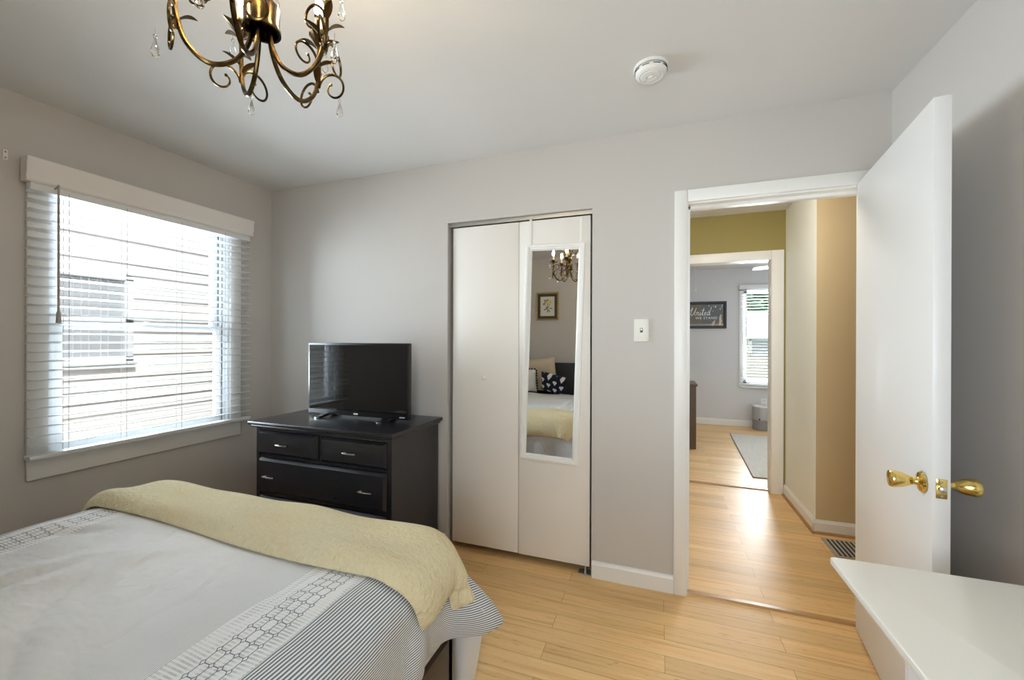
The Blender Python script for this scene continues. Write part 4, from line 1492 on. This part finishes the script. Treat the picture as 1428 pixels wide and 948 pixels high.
ol = thing('wall_outlet', 'white double outlet on the far room wall above the air purifier', 'outlet', (4.265, FY, 0.314))
m = MB(); m.box(4.225, 4.305, FY - 0.006, FY, 0.320, 0.440, bev=0.002); obj('cover_plate', m, M_white_pl, ol)
for z in (0.35, 0.41):
    m = MB(); m.box(4.248, 4.282, FY - 0.009, FY - 0.005, z - 0.018, z + 0.018, bev=0.003); sk = obj('socket', m, M_white_pl, ol)
    m = MB(); m.box(4.256, 4.259, FY - 0.0096, FY - 0.0088, z - 0.006, z + 0.008); m.box(4.271, 4.274, FY - 0.0096, FY - 0.0088, z - 0.006, z + 0.008); obj('slot', m, M_dark, sk)


def mat_rug():
    n = NT('grey beige woven rug')
    c = n.coord()
    w1 = n.noise(n.mapping(c, scale=(30, 2.5, 1)), 2.0, 4, 0.6)
    w2 = n.noise(n.mapping(c, scale=(60, 60, 1)), 2.0, 2)
    n.color(n.mix(n.m('MULTIPLY_ADD', w1, 0.7, n.m('MULTIPLY', w2, 0.3)), (0.46, 0.43, 0.37), (0.80, 0.76, 0.69)))
    n.set(rough=0.95, spec=0.1)
    n.bump(w2, 0.6, 0.006)
    return n.mat


rug = thing('rug', 'grey beige woven rug on the far room floor', 'rug', (4.25, 3.18, 0))
m = MB(); m.prism([(3.622, 2.195), (4.85, 2.175), (4.93, 4.165), (3.712, 4.183)], 'z', 0.0, 0.010); obj('pile', m, mat_rug(), rug)
m = MB()
for (a_, b_) in (((3.622, 2.195), (4.85, 2.175)), ((4.93, 4.165), (3.712, 4.183)), ((3.622, 2.195), (3.712, 4.183))):
    m.tube([(a_[0], a_[1], 0.006), (b_[0], b_[1], 0.006)], 0.006, 6)
obj('binding', m, simple('rug binding', (0.30, 0.29, 0.27), 0.9), rug)

M_brown = simple('brown grained wood', (0.10, 0.062, 0.036), 0.5, noise=0.35, nscale=7)
fd = thing('dresser', 'dark brown wooden dresser at the left in the far room', 'dresser', (2.75, 3.36, 0))
m = MB(); m.box(2.30, 3.19, 3.115, 3.60, 0.0, 0.765, bev=0.004); obj('body', m, M_brown, fd)
m = MB(); m.box(2.285, 3.205, 3.105, 3.61, 0.765, 0.787, bev=0.004); obj('top', m, M_brown, fd)
for k in range(3):
    m = MB(); m.box(2.33, 3.15, 3.60, 3.615, 0.06 + 0.235 * k, 0.28 + 0.235 * k, bev=0.003); dd = obj('drawer', m, M_brown, fd)
    m = MB(); m.box(2.64, 2.84, 3.615, 3.635, 0.16 + 0.235 * k, 0.175 + 0.235 * k, bev=0.002); obj('handle', m, M_steel, dd)

fan = thing('ceiling_fan', 'white ceiling fan of which one blade tip shows in the far room', 'ceiling fan', (4.50, 3.45, H))
fx, fy = 4.50, 3.45
m = MB(); m.lathe([(0, H), (0.07, H), (0.06, H - 0.04), (0.018, H - 0.05), (0.018, H - 0.13), (0.10, H - 0.14), (0.11, H - 0.22), (0.07, H - 0.245), (0.06, H - 0.25), (0, H - 0.25)], (fx, fy, 0), seg=28); obj('motor', m, M_white_pl, fan)
bl0 = MB()
bl0.prism([(0.12, -0.035), (0.30, -0.062), (0.62, -0.062), (0.66, -0.04), (0.66, 0.04), (0.62, 0.062), (0.30, 0.062), (0.12, 0.035)], 'z', -0.004, 0.004)
b0 = obj('blade', bl0, M_white_pl, fan, local=True)
for k in range(5):
    o = b0 if k == 0 else copy_part(b0, fan)
    o.location = (0, 0, -0.205)
    o.rotation_euler = (math.radians(11), math.radians(3), math.radians(183 + 72 * k))
pcd = thing('pull_cord', 'thin white pull cord with a small white end hanging in the far room', 'pull cord', (3.20, 3.40, 1.94))
m = MB(); m.tube([(3.20, 3.40, H), (3.20, 3.40, 1.975)], 0.0022, 6); obj('cord', m, M_white_pl, pcd)
m = MB(); m.lathe([(0, -0.032), (0.009, -0.030), (0.011, -0.012), (0.003, 0.002), (0, 0.002)], (3.20, 3.40, 1.975), seg=10); obj('cord_end', m, M_white_pl, pcd)

# ------------------------------------------------------------------ outdoors
m = MB(); m.box(-14, 18, -14, 24, -0.42, -0.40)
struct('ground', m, M_grass)
NX = -2.2
nh = thing('neighbour_house', 'white sided neighbouring house seen through the bedroom blind', 'house', (NX, 0, -0.4))
m = MB()
lap = 0.112
poly = [(NX - 0.15, -0.4)]
for k in range(44):
    z = -0.4 + k * lap
    poly += [(NX + 0.016, z), (NX + 0.002, z + lap)]
poly += [(NX - 0.15, -0.4 + 44 * lap)]
m.prism(poly, 'y', -5.0, 6.0)
obj('siding', m, M_siding, nh, smooth=0)
m = MB()
ny0, ny1, nz0, nz1 = -0.80, 0.262, 1.10, 1.945
for a_, b_, c_, d_ in ((ny0, ny0 + 0.07, nz0, nz1), (ny1 - 0.07, ny1, nz0, nz1), (ny0, ny1, nz1 - 0.06, nz1), (ny0, ny1, nz0, nz0 + 0.05), (ny0, ny1, 1.475, 1.525)):
    m.box(NX - 0.02, NX + 0.045, a_, b_, c_, d_, bev=0.004)
m.box(NX, NX + 0.07, ny0 - 0.02, ny1 + 0.02, nz0 - 0.03, nz0, bev=0.004)
wf = obj('window', m, M_vinyl, nh)
m = MB(); m.box(NX + 0.012, NX + 0.017, ny0 + 0.06, ny1 - 0.06, nz0 + 0.04, nz1 - 0.05); obj('pane', m, M_pane_dk, wf)
m = MB()
for k in range(5):
    y = -0.18 + k * 0.055 + (0.03 if k > 2 else 0)
    m.tube([(NX + 0.018, y, nz0 + 0.05), (NX + 0.018, y, nz1 - 0.06)], 0.014, 8, flat=0.3)
obj('drape', m, M_drape, wf)
# behind the far room: a white outbuilding and trees
oh = thing('shed', 'white sided outbuilding with a window behind the far room', 'shed', (5.2, 9, -0.4))
m = MB()
poly = [(9.15, -0.4)]
for k in range(15):
    z = -0.4 + k * 0.13
    poly += [(9.0 - 0.016, z), (9.0 - 0.002, z + 0.13)]
poly += [(9.15, -0.4 + 15 * 0.13)]
m.prism(poly, 'x', 3.2, 7.4)
obj('wall', m, simple('cream siding', (0.72, 0.66, 0.58), 0.6), oh, smooth=0)
m = MB(); m.prism([(8.7, 1.36), (8.7, 1.42), (11.0, 2.15), (11.0, 2.09)], 'x', 3.0, 7.6); obj('roof', m, M_siding, oh)
m = MB()
for a_, b_, c_, d_ in ((4.82, 4.87, 0.95, 1.36), (5.20, 5.25, 0.95, 1.36), (5.48, 5.53, 0.95, 1.36), (4.82, 5.53, 1.31, 1.36), (4.82, 5.53, 0.95, 1.0)):
    m.box(a_, b_, 8.93, 9.0, c_, d_)
wf = obj('window', m, M_vinyl, oh)
m = MB(); m.box(4.85, 5.5, 8.968, 8.975, 0.98, 1.33); obj('pane', m, M_pane_dk, wf)
M_leaf = simple('tree leaves', (0.16, 0.30, 0.16), 0.8, noise=0.5, nscale=9)
for (tx, ty, tr, lab) in ((4.6, 14.0, 2.3, 'leafy green tree behind the outbuilding, left of the two'), (9.4, 16.6, 2.4, 'leafy green tree behind the outbuilding, right of the two')):
    tr_ = thing('tree', lab, 'tree', (tx, ty, -0.4), group='trees behind the outbuilding')
    m = MB(); m.tube([(tx, ty, -0.4), (tx + 0.1, ty, 1.0), (tx, ty, 2.4)], [0.2, 0.15, 0.08], 10); obj('trunk', m, M_wood_dk, tr_)
    m = MB()
    for k in range(420):
        d = Vector((random.gauss(0, 1), random.gauss(0, 1), random.gauss(0, 1))).normalized() * tr * random.uniform(0.6, 1.0)
        c = Vector((tx, ty, 2.6)) + Vector((d.x, d.y, d.z * 0.85))
        m.blob(c, random.uniform(0.12, 0.26), 1, (1, 1, 0.6))
    obj('crown', m, M_leaf, tr_, smooth=0)
